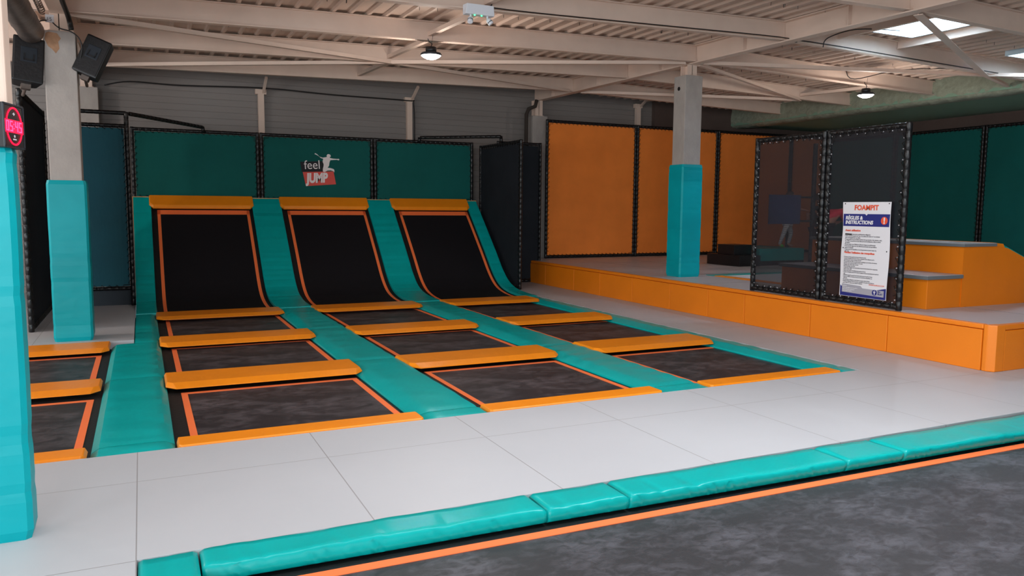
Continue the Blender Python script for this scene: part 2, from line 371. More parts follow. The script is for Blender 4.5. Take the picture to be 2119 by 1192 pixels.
for k, (a, b) in enumerate(LX):
    t = thing('ramp_trampoline', f'tall curved black ramp trampoline at the end of the {LN[k]} lane', 'trampoline', ((a+b)/2, 13.5, 0))
    o_ = ((a+b)/2, 13.5, 0); ya, yb = near(13.5), near(16.62)
    tx0, tx1 = TX[k][0]-.0, TX[k][1]+.0
    yt = near(16.38)
    under(sweep(tx0, tx1, ya, yt, -.05, .02).build('jump_mat', 'ramp_mat', origin=o_), t)
    mb = MB(); sub_sweep(mb, tx0, tx0+.055, ya, yt, -.046, .004); sub_sweep(mb, tx1-.055, tx1, ya, yt, -.046, .004); sub_sweep(mb, tx0, tx1, near(16.32), yt, -.046, .004)
    under(mb.build('border_line', 'tape', origin=o_), t)
    mb = MB(); sub_sweep(mb, a-.04, tx0, ya, yb, -.055, .02); sub_sweep(mb, tx1, b+.04, ya, yb, -.055, .02); sub_sweep(mb, tx0, tx1, yt, yb, -.055, .02)
    under(mb.build('spring_cover', 'black', origin=o_), t)
    mb = MB()
    for x in (a-.02, b+.02):
        pr = prof(ya, yb, -.14); mb.tube([(x, y, z) for y, z in pr], .03, 8)
    under(mb.build('frame', 'black_plastic', origin=o_), t)
    # orange top pad: swept with chamfered lower corners
    p0 = prof(near(16.36), yb, .015); e0, e1 = p0[0], p0[-1]; d = Vector((0, e1[0]-e0[0], e1[1]-e0[1])); nrm = Vector((0, -d.z, d.y)).normalized()
    o0 = Vector((0, *e0)); U = d; mb = MB()
    A0, B0 = a-.01, b+.01; c = .07
    out = [(A0+c, 0), (B0-c, 0), (B0, c/d.length), (B0, 1), (A0, 1), (A0, c/d.length)]
    vs = [Vector((x, 0, 0))+o0+U*s for x, s in out]; top = [(A0+c+.0, .16), (B0-c, .16), (B0-.015, .16+c/d.length), (B0-.015, 1), (A0+.015, 1), (A0+.015, .16+c/d.length)]
    vt = [Vector((x, 0, 0))+o0+U*s+nrm*.03 for x, s in top]; vb = [v-nrm*.03 for v in vs]
    n = 6; mb.add(vb+vs+vt, [tuple(range(n))[::-1]]+[(i, (i+1) % n, n+(i+1) % n, n+i) for i in range(n)]+[(n+i, n+(i+1) % n, 2*n+(i+1) % n, 2*n+i) for i in range(n)]+[tuple(range(2*n, 3*n))])
    o = mb.build('safety_pad', 'orange', bevel=.006, origin=((a+b)/2, 16.5, 1.7))
    tag(o, f'orange pad along the top edge of the {LN[k]} black ramp, below the wall panels', 'safety pad')
RST = [('left of the left ramp', -.13, .175), ('between the left and middle ramps', 2.02, 2.585), ('between the middle and right ramps', 4.385, 4.935), ('right of the right ramp', 6.70, 6.95)]
for s, (w, x0, x1) in enumerate(RST):
    for j, (y0, y1, pos) in enumerate([(13.45, 14.5, 'lowest curved section'), (14.5, 15.0, 'short lower section'), (15.0, 16.3, 'long steep section'), (16.3, 16.62, 'top section')]):
        mb = sweep(x0, x1, near(y0), near(y1), .012 if j % 2 else .01, .05, 3, .006, .005, seed=s*5+j)
        o = mb.build('safety_pad', 'teal', origin=((x0+x1)/2, y0, prof(near(y0), near(y0)+1e-5)[0][1]))
        tag(o, f'teal ramp pad {w}, {pos}', 'safety pad')
# top landing board behind ramps
mb = MB(); mb.box(-.14, 6.96, 16.6, 16.66, 1.80, 1.868); mb.box(-.14, 6.96, 16.66, 16.72, 0, 1.86)
tag(mb.build('ledge_board', 'orange', origin=(3.4, 16.62, 1.83)), 'thin orange ledge running along the top of the three black ramps', 'ledge')
mb = MB()
for x in (-.13, 6.93):
    rows = [[(x, y, 0.0), (x, y, max(z-.06, .0)), (x+.015, y, max(z-.06, .0)), (x+.015, y, 0.0)] for y, z in PA if y > 14.4]
    mb.grid(rows, True)
tag(mb.build('ramp_side_board', 'black_plastic', origin=(3.4, 15.5, 0)), 'black side boards closing the two outer sides of the ramps', 'side board')

# ------------------------------------------------------------------ foreground trampoline and teal edge pads
trampoline('large dark trampoline in the foreground, lower right of the picture', .0, 8.9, .8, 3.98, .22, 8.6, 1.0, 3.745, z=-.10, m='bed_near', tw=.07, slant=.017)
def edge_pad(x0, x1, yb0, yb1, yf0, yf1, label, seed, zb=-.085):
    rnd = random.Random(seed); n = max(8, int((x1-x0)/.022)); rows = []
    cre = [(rnd.uniform(x0, x1), rnd.uniform(.012, .03), rnd.uniform(.5, 1.), rnd.uniform(-.25, .25)) for _ in range(int((x1-x0)*4.5)+1)]
    fine = [(rnd.uniform(40, 130), rnd.uniform(0, 6)) for _ in range(4)]
    for i in range(n+1):
        t = i/n; x = x0+(x1-x0)*t; yb = yb0+(yb1-yb0)*t; yf = yf0+(yf1-yf0)*t; e = min(x-x0, x1-x); ed = .012*max(0, 1-e/.02)**2
        r = []
        def h(u, k=1.):
            s = 0
            for cx, w, a, sl in cre:
                dd = (x+sl*u*.25-cx)/w; s -= a*.0045*math.exp(-dd*dd)*(.35+u)
            s += .004*math.sin(7*x+2*u+seed)+.0012*math.sin(23*x+3*u)
            return s*min(1, e/.05)*k
        W = yb-yf
        r.append((x, yb, zb)); r.append((x, yb, -.012))
        for u in (0.03, .2, .4, .6, .8, .96):
            r.append((x, yb-W*u, .004+h(u)-ed))
        fr = sum(math.sin(f*x+p) for f, p in fine)*.0024*min(1, e/.05)
        r.append((x, yf+.001+fr, .000+h(1)-ed)); r.append((x, yf-.006-fr*1.2, -.012+h(1)*.5)); r.append((x, yf-.014+fr*1.8, -.045)); k_ = .007*max(0, x-1); r[-1] = (x, r[-1][1]+k_*.5, r[-1][2]); r.append((x, yf-.012-fr+k_, -.074)); r.append((x, yf+.004+k_, zb)); r.append((x, yf+.03+k_, zb-.01))
        rows.append(r)
    o = MB().grid(rows, True).build('safety_pad', 'teal', smooth=True, origin=((x0+x1)/2, (yb0+yf0)/2, 0))
    return tag(o, label, 'safety pad')
Yb = lambda x: 4.015-.009*max(0, x-2)-.004*max(0, x-4)**1.2
Yf = lambda x: 3.815-.035*max(0, x-.8)
for i, (x0, x1, w) in enumerate([(-.075, .19, 'short corner piece at the lower left'), (.20, 2.018, 'long length at the lower left, brightly shining'), (2.032, 2.562, 'short crumpled length in the middle'),
                                 (2.575, 4.30, 'long length right of the crumpled piece'), (4.312, 4.845, 'short length on the right'), (4.86, 8.85, 'far right length running out of the picture')]):
    yf0, yf1 = Yf(x0), Yf(x1)
    if i == 0: yf0 = yf1 = 3.62
    edge_pad(x0, x1, Yb(x0), Yb(x1), yf0, yf1, f'teal edge pad of the foreground trampoline, {w}', 11+i)
o = pad_quad('safety_pad', 'orange side pad tip of the foreground trampoline at the bottom picture edge', 'safety pad', None, -.07, .20, 1.0, 3.735, .0, (.01, .08, .02, .01), 'orange', chamfer=0, drop=.06)
# move the short corner piece so the orange side pad shows in front of it

# ------------------------------------------------------------------ laced posts and wall panels
def laced(mb, p, q, r=.035, step=.11, n=10):
    p, q = Vector(p), Vector(q); L = (q-p).length; k = max(2, int(L/step)); pts = []; rr = []
    for i in range(k):
        a = i/k; b = (i+1)/k
        for t, s in ((a, .86), (a+.012*step/.11/k*k*.5/max(L, .1), 1.0), (b-.012/max(L, .1), 1.0)):
            pts.append(p+(q-p)*t); rr.append(r*s)
    pts.append(q); rr.append(r*.9)
    mb.tube(pts, rr, n)
def panel(label, o, u, w, z0, z1, sheet, grp=None, cat='wall panel', r=.035, name='wall_panel', gap=0, cells=None, posts='lr', bulge=0.0, normal=None, eyelets=False):
    o = Vector(o); u = Vector(u).normalized(); O = (o.x, o.y, z0)
    t = thing(name, label, cat, O, grp); up = Vector((0, 0, 1))
    def P(mb, n, mm, **k): return under(mb.build(n, mm, origin=O, **k), t)
    a = Vector((o.x, o.y, 0))+u*r; b = Vector((o.x, o.y, 0))+u*(w-r)
    for e, c in (('l', a), ('r', b)):
        if e in posts:
            mb = MB(); laced(mb, c+up*z0, c+up*z1, r); P(mb, 'post', 'post', smooth=True)
    for z in (z0+r+.005, z1-r):
        mb = MB(); laced(mb, a+up*z, b+up*z, r*.95); P(mb, 'rail', 'post', smooth=True)
    nv = u.cross(up); nv.normalize()
    if normal is not None and nv.dot(Vector(normal)) < 0: nv = -nv
    # cloth sheet, slightly scalloped at its laced edges
    nx, nz = max(6, int(w/.12)), max(6, int((z1-z0)/.12)); rows = []
    gp_ = .002 if eyelets else .012; aa = a+u*(r*.8+gp_); bb = b-u*(r*.8+gp_); za, zb = z0+2*r+gp_-.004, z1-2*r-gp_+.006
    for side in (0, 1):
        for i in range(nz+1):
            row = []
            for j in range(nx+1):
                s, v = j/nx, i/nz; sc = .008*abs(math.sin(PI*j)) ; p = aa+(bb-aa)*s+up*(za+(zb-za)*v)
                p = p+nv*((.01 if side == 0 else .0)+bulge*math.sin(PI*s)*math.sin(PI*v)); row.append(p)
            rows.append(row)
    mb = MB(); mb.grid(rows[:nz+1]); mb.grid(rows[nz+1:])
    P(mb, 'cloth_sheet', sheet, smooth=True)
    # one continuous lacing cord zigzagging between frame and cloth, all round
    loop = []
    def run(p, q, inn):
        L = (q-p).length; k = max(2, int(L/.11)); inn = Vector(inn)
        for i in range(k):
            loop.append(p+(q-p)*(i+.1)/k+nv*.036); loop.append(p+(q-p)*(i+.3)/k+inn*(r+.03)+nv*.02)
    c0, c1, c2, c3 = a+up*(z0+r)+u*.06, b+up*(z0+r)-u*.06, b+up*(z1-r), a+up*(z1-r)
    run(c0, c1, up); run(c1+u*.06+up*.06, c2-up*.06, -u); run(c2-u*.06, c3+u*.06, -up); run(c3-up*.06, c0-u*.06+up*.06, u)
    mb = MB(); mb.tube(loop, .0055, 5); P(mb, 'lacing', 'cable')
    if eyelets:
        first = None
        spots = []
        for s in range(int(w/.13)):
            p = aa+u*(.05+s*.13)
            if (p-bb).dot(u) < 0: spots += [p+up*(za+.015), p+up*(zb-.015)]
        for s in range(int((z1-z0)/.13)-1): spots += [aa+u*.015+up*(za+.05+s*.13), bb-u*.015+up*(za+.05+s*.13)]
        for p in spots:
            if first is None:
                mb = MB(); mb.tube([nv*.012, nv*.02], .0075, 8); first = mb.build('eyelet', 'grey_top'); e = first
            else: e = first.copy(); C.objects.link(e)
            e.parent = t; e.location = p-Vector(O)
    return t
GY = 16.69
gp = []
for i, (x0, w, lab) in enumerate([(-.14, 2.36, 'dark green wall panel above the left ramp'), (2.225, 2.36, 'dark green wall panel above the middle ramp, with the printed logo'), (4.59, 2.33, 'dark green wall panel above the right ramp')]):
    gp.append(panel(lab, (x0, GY, 0), (1, 0, 0), w, 1.80, 3.19, 'green_cloth', 'green panels above the ramps', normal=(0, -1, 0)))
for i, x0 in enumerate([8.80, 11.40, 14.0]):
    panel(['orange wall panel left of the rear teal column', 'orange wall panel partly hidden by the rear teal column', 'orange wall panel seen right of the rear column and through the net'][i], (x0, 16.7, 0), (1, 0, 0), 2.6, .50, 3.82, 'orange_cloth', 'orange panels behind the platform', normal=(0, -1, 0))
panel('short orange wall panel in the far right corner', (16.6, 16.7, 0), (1, 0, 0), 1.25, .50, 3.82, 'orange_cloth', 'orange panels behind the platform', normal=(0, -1, 0))
for i, y0 in enumerate([14.32, 11.93, 9.54, 7.15]):
    panel(['dark green wall panel in the far right corner, seen through the net', 'dark green wall panel right of the net screen', 'dark green wall panel behind the sloping orange block at the right edge',
           'dark green wall panel beyond the right picture edge'][i], (17.86, y0, 0), (0, 1, 0), 2.38, .50, 3.72, 'green_cloth', 'green panels on the right wall', normal=(-1, 0, 0))
# black net screens beside the ramps
panel('black net screen standing right of the right ramp', (7.15, 14.62, 0), (-.035, 1, 0), 2.03, .0, 3.12, 'dark_net', cat='net screen', name='net_screen', normal=(-1, 0, 0))
panel('narrow black net screen between the ramp screen and the orange platform', (7.25, 16.1, 0), (1, 0, 0), 1.13, .0, 3.2, 'dark_net', cat='net screen', name='net_screen', normal=(0, -1, 0))
panel('black net screen at the left edge, behind the column with speakers', (-1.38, 12.02, 0), (0, 1, 0), 2.75, .0, 3.2, 'dark_net', cat='net screen', name='net_screen', normal=(1, 0, 0))
panel('blue-green wall panel left of the ramps, behind the column with speakers', (-1.33, 14.8, 0), (1, 0, 0), 1.19, .25, 3.06, 'blue_cloth', cat='wall panel', normal=(0, -1, 0))
mb = MB(); mb.box(-1.33, -.2, 14.83, 14.87, 0, .26); tag(mb.build('kick_board', 'wall_navy', origin=(-.7, 14.85, 0)), 'dark navy board below the blue-green panel left of the ramps', 'board')
mb = MB(); laced(mb, (-.17, 14.72, 0), (-.17, 14.72, 3.25), .038); laced(mb, (-.17, 14.72, 3.23), (-1.25, 14.72, 3.23), .035)
tag(mb.build('corner_post', 'post', smooth=True, origin=(-.17, 14.72, 0)), 'tall black padded post with top rail at the left front corner of the ramps', 'post')
mb = MB(); laced(mb, (-.12, 14.78, 3.23), (1.15, 16.62, 3.235), .035); mb.tube([(1.15, 16.62, 3.24), (1.17, 16.66, 3.14)], .035)
tag(mb.build('brace_tube', 'post', smooth=True, origin=(.5, 15.7, 3.23)), 'black padded brace tube above the left green panel', 'brace')
mb = MB(); laced(mb, (5.62, 16.6, 3.235), (7.05, 15.45, 3.235), .035); mb.tube([(5.61, 16.61, 3.24), (5.6, 16.63, 3.13)], .035); mb.tube([(7.05, 15.45, 3.24), (7.06, 15.44, 3.1)], .035)
tag(mb.build('brace_tube', 'post', smooth=True, origin=(6.3, 16.0, 3.23)), 'black padded brace tube above the right green panel', 'brace')

# logo on the middle panel (children of the cloth sheet's panel)
def text(name, body, size, loc, rot, m, parent, shear=0, bold=0, align='LEFT', extr=.0008, sx=1):
    cu = bpy.data.curves.new(name, 'FONT'); cu.body = body; cu.size = size; cu.shear = shear; cu.offset = bold; cu.align_x = align; cu.extrude = extr; cu.resolution_u = 3
    ob = bpy.data.objects.new(name, cu); C.objects.link(ob); dg = bpy.context.evaluated_depsgraph_get(); dg.update()
    me = bpy.data.meshes.new_from_object(ob.evaluated_get(dg)); bpy.data.objects.remove(ob); bpy.data.curves.remove(cu)
    me.name = name; me.materials.clear(); me.materials.append(M[m]); me.transform(Matrix.Diagonal((sx, 1, 1, 1)))
    o = bpy.data.objects.new(name, me); C.objects.link(o); o.parent = parent
    o.matrix_local = Matrix.Translation(loc) @ rot
    return o
def flat(name, poly, loc, rot, m, parent, h=.001):
    mb = MB().prism(poly, 0, h); o = mb.build(name, m); o.parent = parent; o.matrix_local = Matrix.Translation(loc) @ rot; return o
R_S = Matrix(((1, 0, 0, 0), (0, 0, -1, 0), (0, 1, 0, 0), (0, 0, 0, 1)))       # facing -Y
R_W = Matrix(((0, 0, -1, 0), (-1, 0, 0, 0), (0, 1, 0, 0), (0, 0, 0, 1)))      # facing -X, reading towards -Y
pan = gp[1]; ox, oz = 3.0-2.225, 2.12-1.80
def LP(x, z, d=0): return (x-2.225, -.016-d, z-1.80)
logo = flat('logo', [(0, 0), (.50, .02), (.47, .24), (-.03, .21)], LP(3.055, 2.42), R_S, 'logo_black', pan, .0015)
q = flat('logo_block', [(.02, -.02), (.65, .03), (.60, .30), (-.04, .27)], (0, 0, 0), Matrix.Identity(4), 'logo_red', logo, .0025); q.location = (.06, -.27, 0.0002)
RZ = Matrix.Rotation(.05, 4, 'Z')
text('lettering', 'feel', .26, (.05, .06, .002), RZ, 'logo_white', logo, sx=.92)
text('lettering', 'JUMP', .265, (.10, -.215, .003), RZ, 'logo_white', logo, shear=.12, bold=.014, sx=.72)
fig = [(-.155, .215), (-.12, .20), (-.075, .155), (-.02, .14), (.035, .15), (.055, .155), (.05, .18), (.07, .205), (.10, .205), (.12, .19), (.125, .165), (.105, .155), (.11, .14), (.16, .13), (.24, .125), (.265, .13), (.28, .115), (.265, .10), (.235, .11), (.16, .105), (.115, .10), (.10, .06),
       (.09, 0), (.065, -.035), (.12, -.04), (.17, -.055), (.185, -.075), (.185, -.115), (.165, -.095), (.12, -.08), (.06, -.085), (.01, -.115), (-.02, -.105), (-.02, -.06), (-.005, .0), (-.005, .03), (-.02, .06), (-.02, .09), (-.01, .12), (-.05, .13), (-.09, .165), (-.135, .19), (-.16, .195)]
fig = [(x*1.18, z*1.18) for x, z in fig]
flat('jumping_figure', fig, (.46, .145, .0035), Matrix.Identity(4), 'logo_white', logo, .002)

# ------------------------------------------------------------------ platform, its side pads, stairs, block
mb = MB(); mb.box(8.22, 18.2, 5.28, 16.9, .0, .488)
pl = tag(mb.build('raised_platform', 'black_plastic', origin=(8.22, 5.28, 0)), 'raised grey-topped platform on the right, faced with orange pads', 'platform')
mb = MB(); mb.box(8.20, 18.2, 5.26, 16.9, .488, .50); under(mb.build('deck_mat', 'grey_top', origin=(8.2, 5.26, .49)), pl)
for v in (7.8, 9.5, 11.2): pass
mb = MB()
for v in (8.2+1.2*i for i in range(1, 8)): mb.box(v, v+.008, 5.3, 17, .4998, .5012)
for v in (5.28+1.2*i for i in range(1, 9)): mb.box(8.25, 18, v, v+.008, .4998, .5012)
under(mb.build('deck_seams', 'grey_edge', origin=(8.2, 5.26, .5)), pl)
edges = [5.24, 6.49, 7.70, 8.97, 9.78, 10.78, 11.93, 13.05, 14.07, 15.6, 16.72]
edges = [5.30, 6.49, 7.70, 8.97, 10.2, 11.4, 12.6, 13.8, 15.3, 16.72]
edges = [5.30, 6.48, 7.69, 8.965, 9.80, 10.79, 11.93, 13.05, 14.08, 15.35, 16.72]
for i in range(len(edges)-1):
    y0, y1 = edges[i]+.004, edges[i+1]-.004
    mb = MB(); mb.box(8.12, 8.215, y0, y1, .0, .445); under(mb.build('side_pad', 'orange_foam', origin=(8.17, (y0+y1)/2, 0), bevel=.008), pl)
mb = MB(); mb.box(8.13, 8.215, 5.30, 16.72, .449, .503); under(mb.build('edge_roll', 'orange_foam', origin=(8.17, 11, .47), bevel=.015), pl)
mb = MB(); mb.prism([(8.12, 5.292), (8.12, 5.24), (8.165, 5.17), (8.30, 5.165), (8.30, 5.27), (8.2, 5.292)], 0, .503); under(mb.build('corner_pad', 'orange_foam', origin=(8.2, 5.22, 0), bevel=.012), pl)
mb = MB(); mb.box(8.305, 13, 5.17, 5.262, 0, .44); under(mb.build('side_pad', 'orange_foam', origin=(10, 5.2, 0), bevel=.008), pl)
mb = MB(); mb.box(8.305, 13, 5.175, 5.262, .444, .503); under(mb.build('edge_roll', 'orange_foam', origin=(10, 5.2, .47), bevel=.015), pl)

st = thing('padded_stairs', 'orange padded block with two grey-topped steps and a sloping right end', 'stairs', (8.7, 6.4, .5))
def SP(mb, n, m, **k): return under(mb.build(n, m, origin=(8.7, 6.4, .5), **k), st)
mb = MB(); mb.box(8.70, 9.33, 6.41, 8.83, .50, .865); SP(mb, 'lower_step', 'orange_foam', bevel=.006)
mb = MB(); mb.box(8.66, 9.335, 6.385, 8.86, .868, .912); SP(mb, 'lower_tread', 'grey_edge', bevel=.005)
mb = MB(); mb.box(8.665, 9.33, 6.39, 8.855, .912, .916); SP(mb, 'lower_tread_top', 'grey_top')
prof2 = [(9.335, .50), (9.335, 1.262), (9.96, 1.262), (10.20, 1.23), (11.9, .62), (11.9, .50)]
mb = MB(); n = len(prof2); mb.add([(x, 6.40, z) for x, z in prof2]+[(x, 8.86, z) for x, z in prof2], [tuple(range(n)), tuple(range(n, 2*n))[::-1]]+[(i, (i+1) % n, n+(i+1) % n, n+i) for i in range(n)]); SP(mb, 'upper_block', 'orange_foam', bevel=.006)
mb = MB(); mb.box(9.30, 9.95, 6.38, 8.88, 1.264, 1.302); SP(mb, 'upper_tread', 'grey_edge', bevel=.005)
mb = MB(); mb.box(9.305, 9.94, 6.385, 8.875, 1.302, 1.306); SP(mb, 'upper_tread_top', 'grey_top')
mb = MB(); mb.add([(9.955, 6.44, 1.264), (10.21, 6.44, 1.232), (10.21, 8.8, 1.232), (9.955, 8.8, 1.264), (9.955, 6.44, 1.31), (10.17, 6.44, 1.29), (10.17, 8.8, 1.29), (9.955, 8.8, 1.31)], [(0, 3, 2, 1), (4, 5, 6, 7), (0, 1, 5, 4), (2, 3, 7, 6), (1, 2, 6, 5), (0, 4, 7, 3)]); SP(mb, 'edge_cushion', 'orange', bevel=.006)
mb = MB(); mb.add([(10.22, 6.5, 1.228), (11.85, 6.5, .645), (11.85, 8.8, .645), (10.22, 8.8, 1.228), (10.24, 6.5, 1.285), (11.85, 6.5, .70), (11.85, 8.8, .70), (10.24, 8.8, 1.285)], [(0, 3, 2, 1), (4, 5, 6, 7), (0, 1, 5, 4), (2, 3, 7, 6), (1, 2, 6, 5), (0, 4, 7, 3)]); SP(mb, 'slope_mat', 'teal', bevel=.006)

# black steps by the orange wall, green deck behind the net, navy board on a stand
t = thing('black_steps', 'low black padded steps in front of the orange wall panels', 'steps', (11.5, 12.9, .5))
for nm, b in (('lower_step', (11.5, 12.08, 12.89, 13.96, .50, .735)), ('upper_step', (11.58, 12.08, 13.17, 13.7, .735, .95))):
    mb = MB(); mb.box(*b); under(mb.build(nm, 'black_plastic', origin=(11.5, 12.9, .5), bevel=.008), t)
t = thing('green_mat_deck', 'teal padded deck on a black base, behind the net screen', 'padded deck', (12.75, 13.5, .5))
mb = MB(); mb.box(12.1, 13.42, 12.97, 14.3, .50, .60); under(mb.build('base', 'black_plastic', origin=(12.75, 13.5, .5)), t)
mb = MB(); mb.box(12.1, 13.40, 12.95, 14.3, .60, .868); under(mb.build('deck_pad', 'teal', origin=(12.75, 13.5, .5), bevel=.01), t)
t = thing('target_board', 'square navy board on a black stand, seen through the net screen', 'board', (11.9, 11.3, .5))
mb = MB(); laced(mb, (11.9, 11.33, .5), (11.9, 11.33, 3.0), .045); under(mb.build('stand_post', 'post', origin=(11.9, 11.3, .5), smooth=True), t)
mb = MB(); mb.tube([(11.9, 11.33, 1.96), (10.8, 11.33, 1.96)], .02); mb.tube([(11.9, 11.33, 1.5), (10.8, 11.33, 1.5)], .02); under(mb.build('crossbar', 'post', origin=(11.9, 11.3, .5)), t)
mb = MB(); mb.box(10.74, 11.53, 11.28, 11.31, 1.445, 2.0); under(mb.build('board_face', 'navy_board', origin=(11.9, 11.3, .5), bevel=.004), t)
# platform inset trampoline
t = thing('inset_trampoline', 'trampoline set into the platform behind the net, with white bed and teal and orange rim', 'trampoline', (10.4, 10.5, .5))
def IP(mb, n, m): return under(mb.build(n, m, origin=(10.4, 10.5, .5), bevel=.004), t)
mb = MB(); mb.box(9.40, 12.6, 11.18, 11.42, .501, .513); IP(mb, 'rim_pad', 'teal')
mb = MB(); mb.box(9.38, 9.56, 9.0, 11.16, .501, .513); IP(mb, 'rim_pad', 'orange')
mb = MB(); mb.box(9.57, 12.6, 9.0, 11.17, .501, .505); IP(mb, 'bed', 'white_plastic')
mb = MB(); mb.box(9.57, 12.6, 8.92, 8.99, .501, .513); IP(mb, 'rim_pad', 'teal')

# net screen on the platform edge (two bays) and the notice
for y0, w, lab in ((6.42, 1.25, 'see-through black net screen on the platform edge, right bay with the notice'), (7.68, 1.33, 'see-through black net screen on the platform edge, left bay')):
    panel(lab, (8.27, y0, 0), (0, 1, 0), w, .502, 2.76, 'net', 'net screens on the platform edge', cat='net screen', name='net_screen', normal=(-1, 0, 0), r=.038, eyelets=True)
nb = thing('notice_poster', 'white and navy FOAMPIT rules poster hanging on the black net screen', 'poster', (8.205, 7.30, .61))
W_, H_ = .715, 1.205
def NP(x, z, d=0): return (-d, -x, z)
nx, nz = 10, 40; rows = []
def wav(s, v): return .006*math.sin(9*v+1)*math.cos(3*s)+.004*math.sin(17*v)
for i in range(nz+1):
    v = i/nz; e0 = .012*math.sin(11*v)*(.3+v) - .02*(1-v)*0; rows.append([Vector(NP(e0*.6+(W_-.012*math.sin(8*v+1)*.6-e0*.6)*j/nx, H_*v, 0)) for j in range(nx+1)])
mb = MB(); mb.grid(rows); mb.grid([[p+Vector((.003, 0, 0)) for p in r] for r in rows]); pp = mb.build('sheet', 'poster'); pp.parent = nb
def nflat(name, poly, m, d, par=nb): return flat(name, poly, NP(0, 0, d), R_W, m, par, .0006)
nflat('header_band', [(.012, .90), (W_-.018, .90), (W_-.012, 1.055), (.38, 1.055), (.36, 1.035), (.34, 1.055), (.01, 1.055)], 'navy_print', .001)
nflat('footer_band', [(.012, .004), (W_-.012, .004), (W_-.012, .145), (.56, .115), (.03, .125), (.012, .14)], 'navy_print', .001)
nflat('footer_field', [(.04, .05), (W_-.04, .035), (W_-.04, .115), (.36, .118), (.33, .145), (.04, .158)], 'poster_grey', .002)
def disc(cx, cz, r, n=28): return [(cx+r*math.cos(2*PI*k/n), cz+r*math.sin(2*PI*k/n)) for k in range(n)]
nflat('warning_disc', disc(.625, .975, .048), 'poster_red', .002)
nflat('emblem_disc', disc(.54, .082, .036), 'navy_print', .003)
nflat('emblem_figure', [(.536, .052), (.544, .052), (.545, .075), (.558, .092), (.553, .097), (.54, .086), (.527, .097), (.522, .092), (.535, .075)], 'poster', .004)
nflat('emblem_head', disc(.54, .102, .006, 12), 'poster', .004)
def nt(name, s, size, x, z, m, **k): return text(name, s, size, NP(x, z, .0035), R_W, m, nb, **k)
nt('lettering', 'FOAMPIT', .088, .355, 1.105, 'poster_red', bold=.0028, align='CENTER', sx=1.0)
nt('lettering', 'RÈGLES &', .062, .045, .985, 'poster', bold=.0026, shear=.12, sx=1.0)
nt('lettering', 'INSTRUCTIONS', .062, .045, .928, 'poster', bold=.0026, shear=.12, sx=.96)
nt('lettering', '!', .10, .612, .942, 'poster', bold=.004)
nt('lettering', 'Avant utilisation', .036, .05, .835, 'poster_red', bold=.001, shear=.1)
nt('lettering', "Pendant l'utilisation des trampolines", .034, .05, .552, 'poster_red', bold=.001, shear=.1, sx=.93)
nt('lettering', 'WWW.ELIPLAY.COM', .024, .45, .165, 'poster_red', shear=.1)
nt('lettering', 'ELI\nPLAY', .03, .588, .088, 'navy_print', bold=.001)
L1 = ["           Port de chaussettes antidérapantes obligatoire", "• Accès autorisé à partir de 7 ans. Les enfants de moins de 7 ans doivent", "  être accompagnés par un adulte", "• Ne pas garder sur soi d'objets pointus tels que boucles, clés, lunettes, stylo,",
      "  etc. Videz vos poches de tout objet personnel (téléphone, clés) et retirez", "  vos bijoux", "• Ne pas sauter sous l'influence d'alcool, drogue ou médicaments", "• Il est interdit d'apporter des éléments personnels tels que ballons,", "  jouets ou foulards", "• Toute prise de trampoline en cas de grossesse ou pour tenter de", "  tels actes"]
L2 = ["• Si vous en chute, gardez les bras le long du corps", "  du bas, du mode à la bascule. Restez et gardez votre distance sur le", "  parcours pour rester en toute sécurité", "• Ne pas faire des saltos ou autre saut acrobatique sur les blocs de mousse", "• Ne pas courir, jouer au chat ou à la souris", "• Plonger tête devant dans la fosse", "• Ne pas plonger sous l'eau", "• Toutes les consignes des instructions du personnel doivent être respectées", "• Sauter toute seule", "• Sauter sans sauter immédiatement quitter la fosse",
      "• Arriver à l'emplacement de la fosse et quitter la fosse immédiatement après le", "  saut", "• Attendre jusqu'à ce que la personne avant vous ait quitté la fosse", "• Sauter au milieu à l'arrière et non sur le côté des trampolines ou", "  obstacles", "• Ne pas laisser allonger ou assis dans la mousse dans la fosse", "• Pendant l'utilisation de la structure, contrôler la bouche de la fosse et", "  pour éviter les chocs avec d'autres sauteurs"]
nt('small_print', '\n'.join(L1), .0215, .045, .79, 'ink', sx=.84)
nt('small_print', '\n'.join(L2), .0195, .045, .50, 'ink', sx=.86)
nt('small_print', 'ELIPLAY\nVotre spécialiste en trampolines\nParcs de loisirs intérieurs\nTél. et informations', .021, .055, .125, 'poster', sx=.85)
nflat('marker_stroke', [(.05, .788), (.155, .786), (.157, .803), (.052, .805)], 'blackink', .004)
for x, z in ((.03, 1.185), (W_-.03, 1.185), (.03, .62), (W_-.03, .60)): nflat('fixing_dot', disc(x, z, .008, 10), 'blackink', .004)

# ------------------------------------------------------------------ walls and ceiling
mb = MB(); rows = []
z = 0.0
segz = []
while z < 4.9:
    segz += [(z, .001), (z+.003, .010), (z+.118, .010), (z+.121, .001)]; z += .13
rows = [[(x, 17.5-d, zz) for zz, d in segz] for x in (-9.2, 12.6)]
mb.grid(rows); mb.box(-9.2, 12.6, 17.5, 17.6, 0, 4.9); struct('wall_back', mb, 'panel_wall')
mb = MB(); mb.box(12.4, 18.6, 17.35, 17.6, 0, 4.9); struct('wall_back', mb, 'brown_wall')
mb = MB(); mb.box(18.3, 18.5, -6.5, 17.6, 0, 5.0); struct('wall_right', mb, 'brown_wall')
mb = MB(); mb.box(-9.2, -9.0, -6.5, 17.6, 0, 1.0); mb.box(-9.2, -9.0, -6.5, 17.6, 3.6, 5.0); mb.box(-9.2, -9.0, 12.6, 17.6, 1.0, 3.6); mb.box(-9.2, -9.0, -6.5, -4, 1, 3.6); struct('wall_left', mb, 'white_paint')
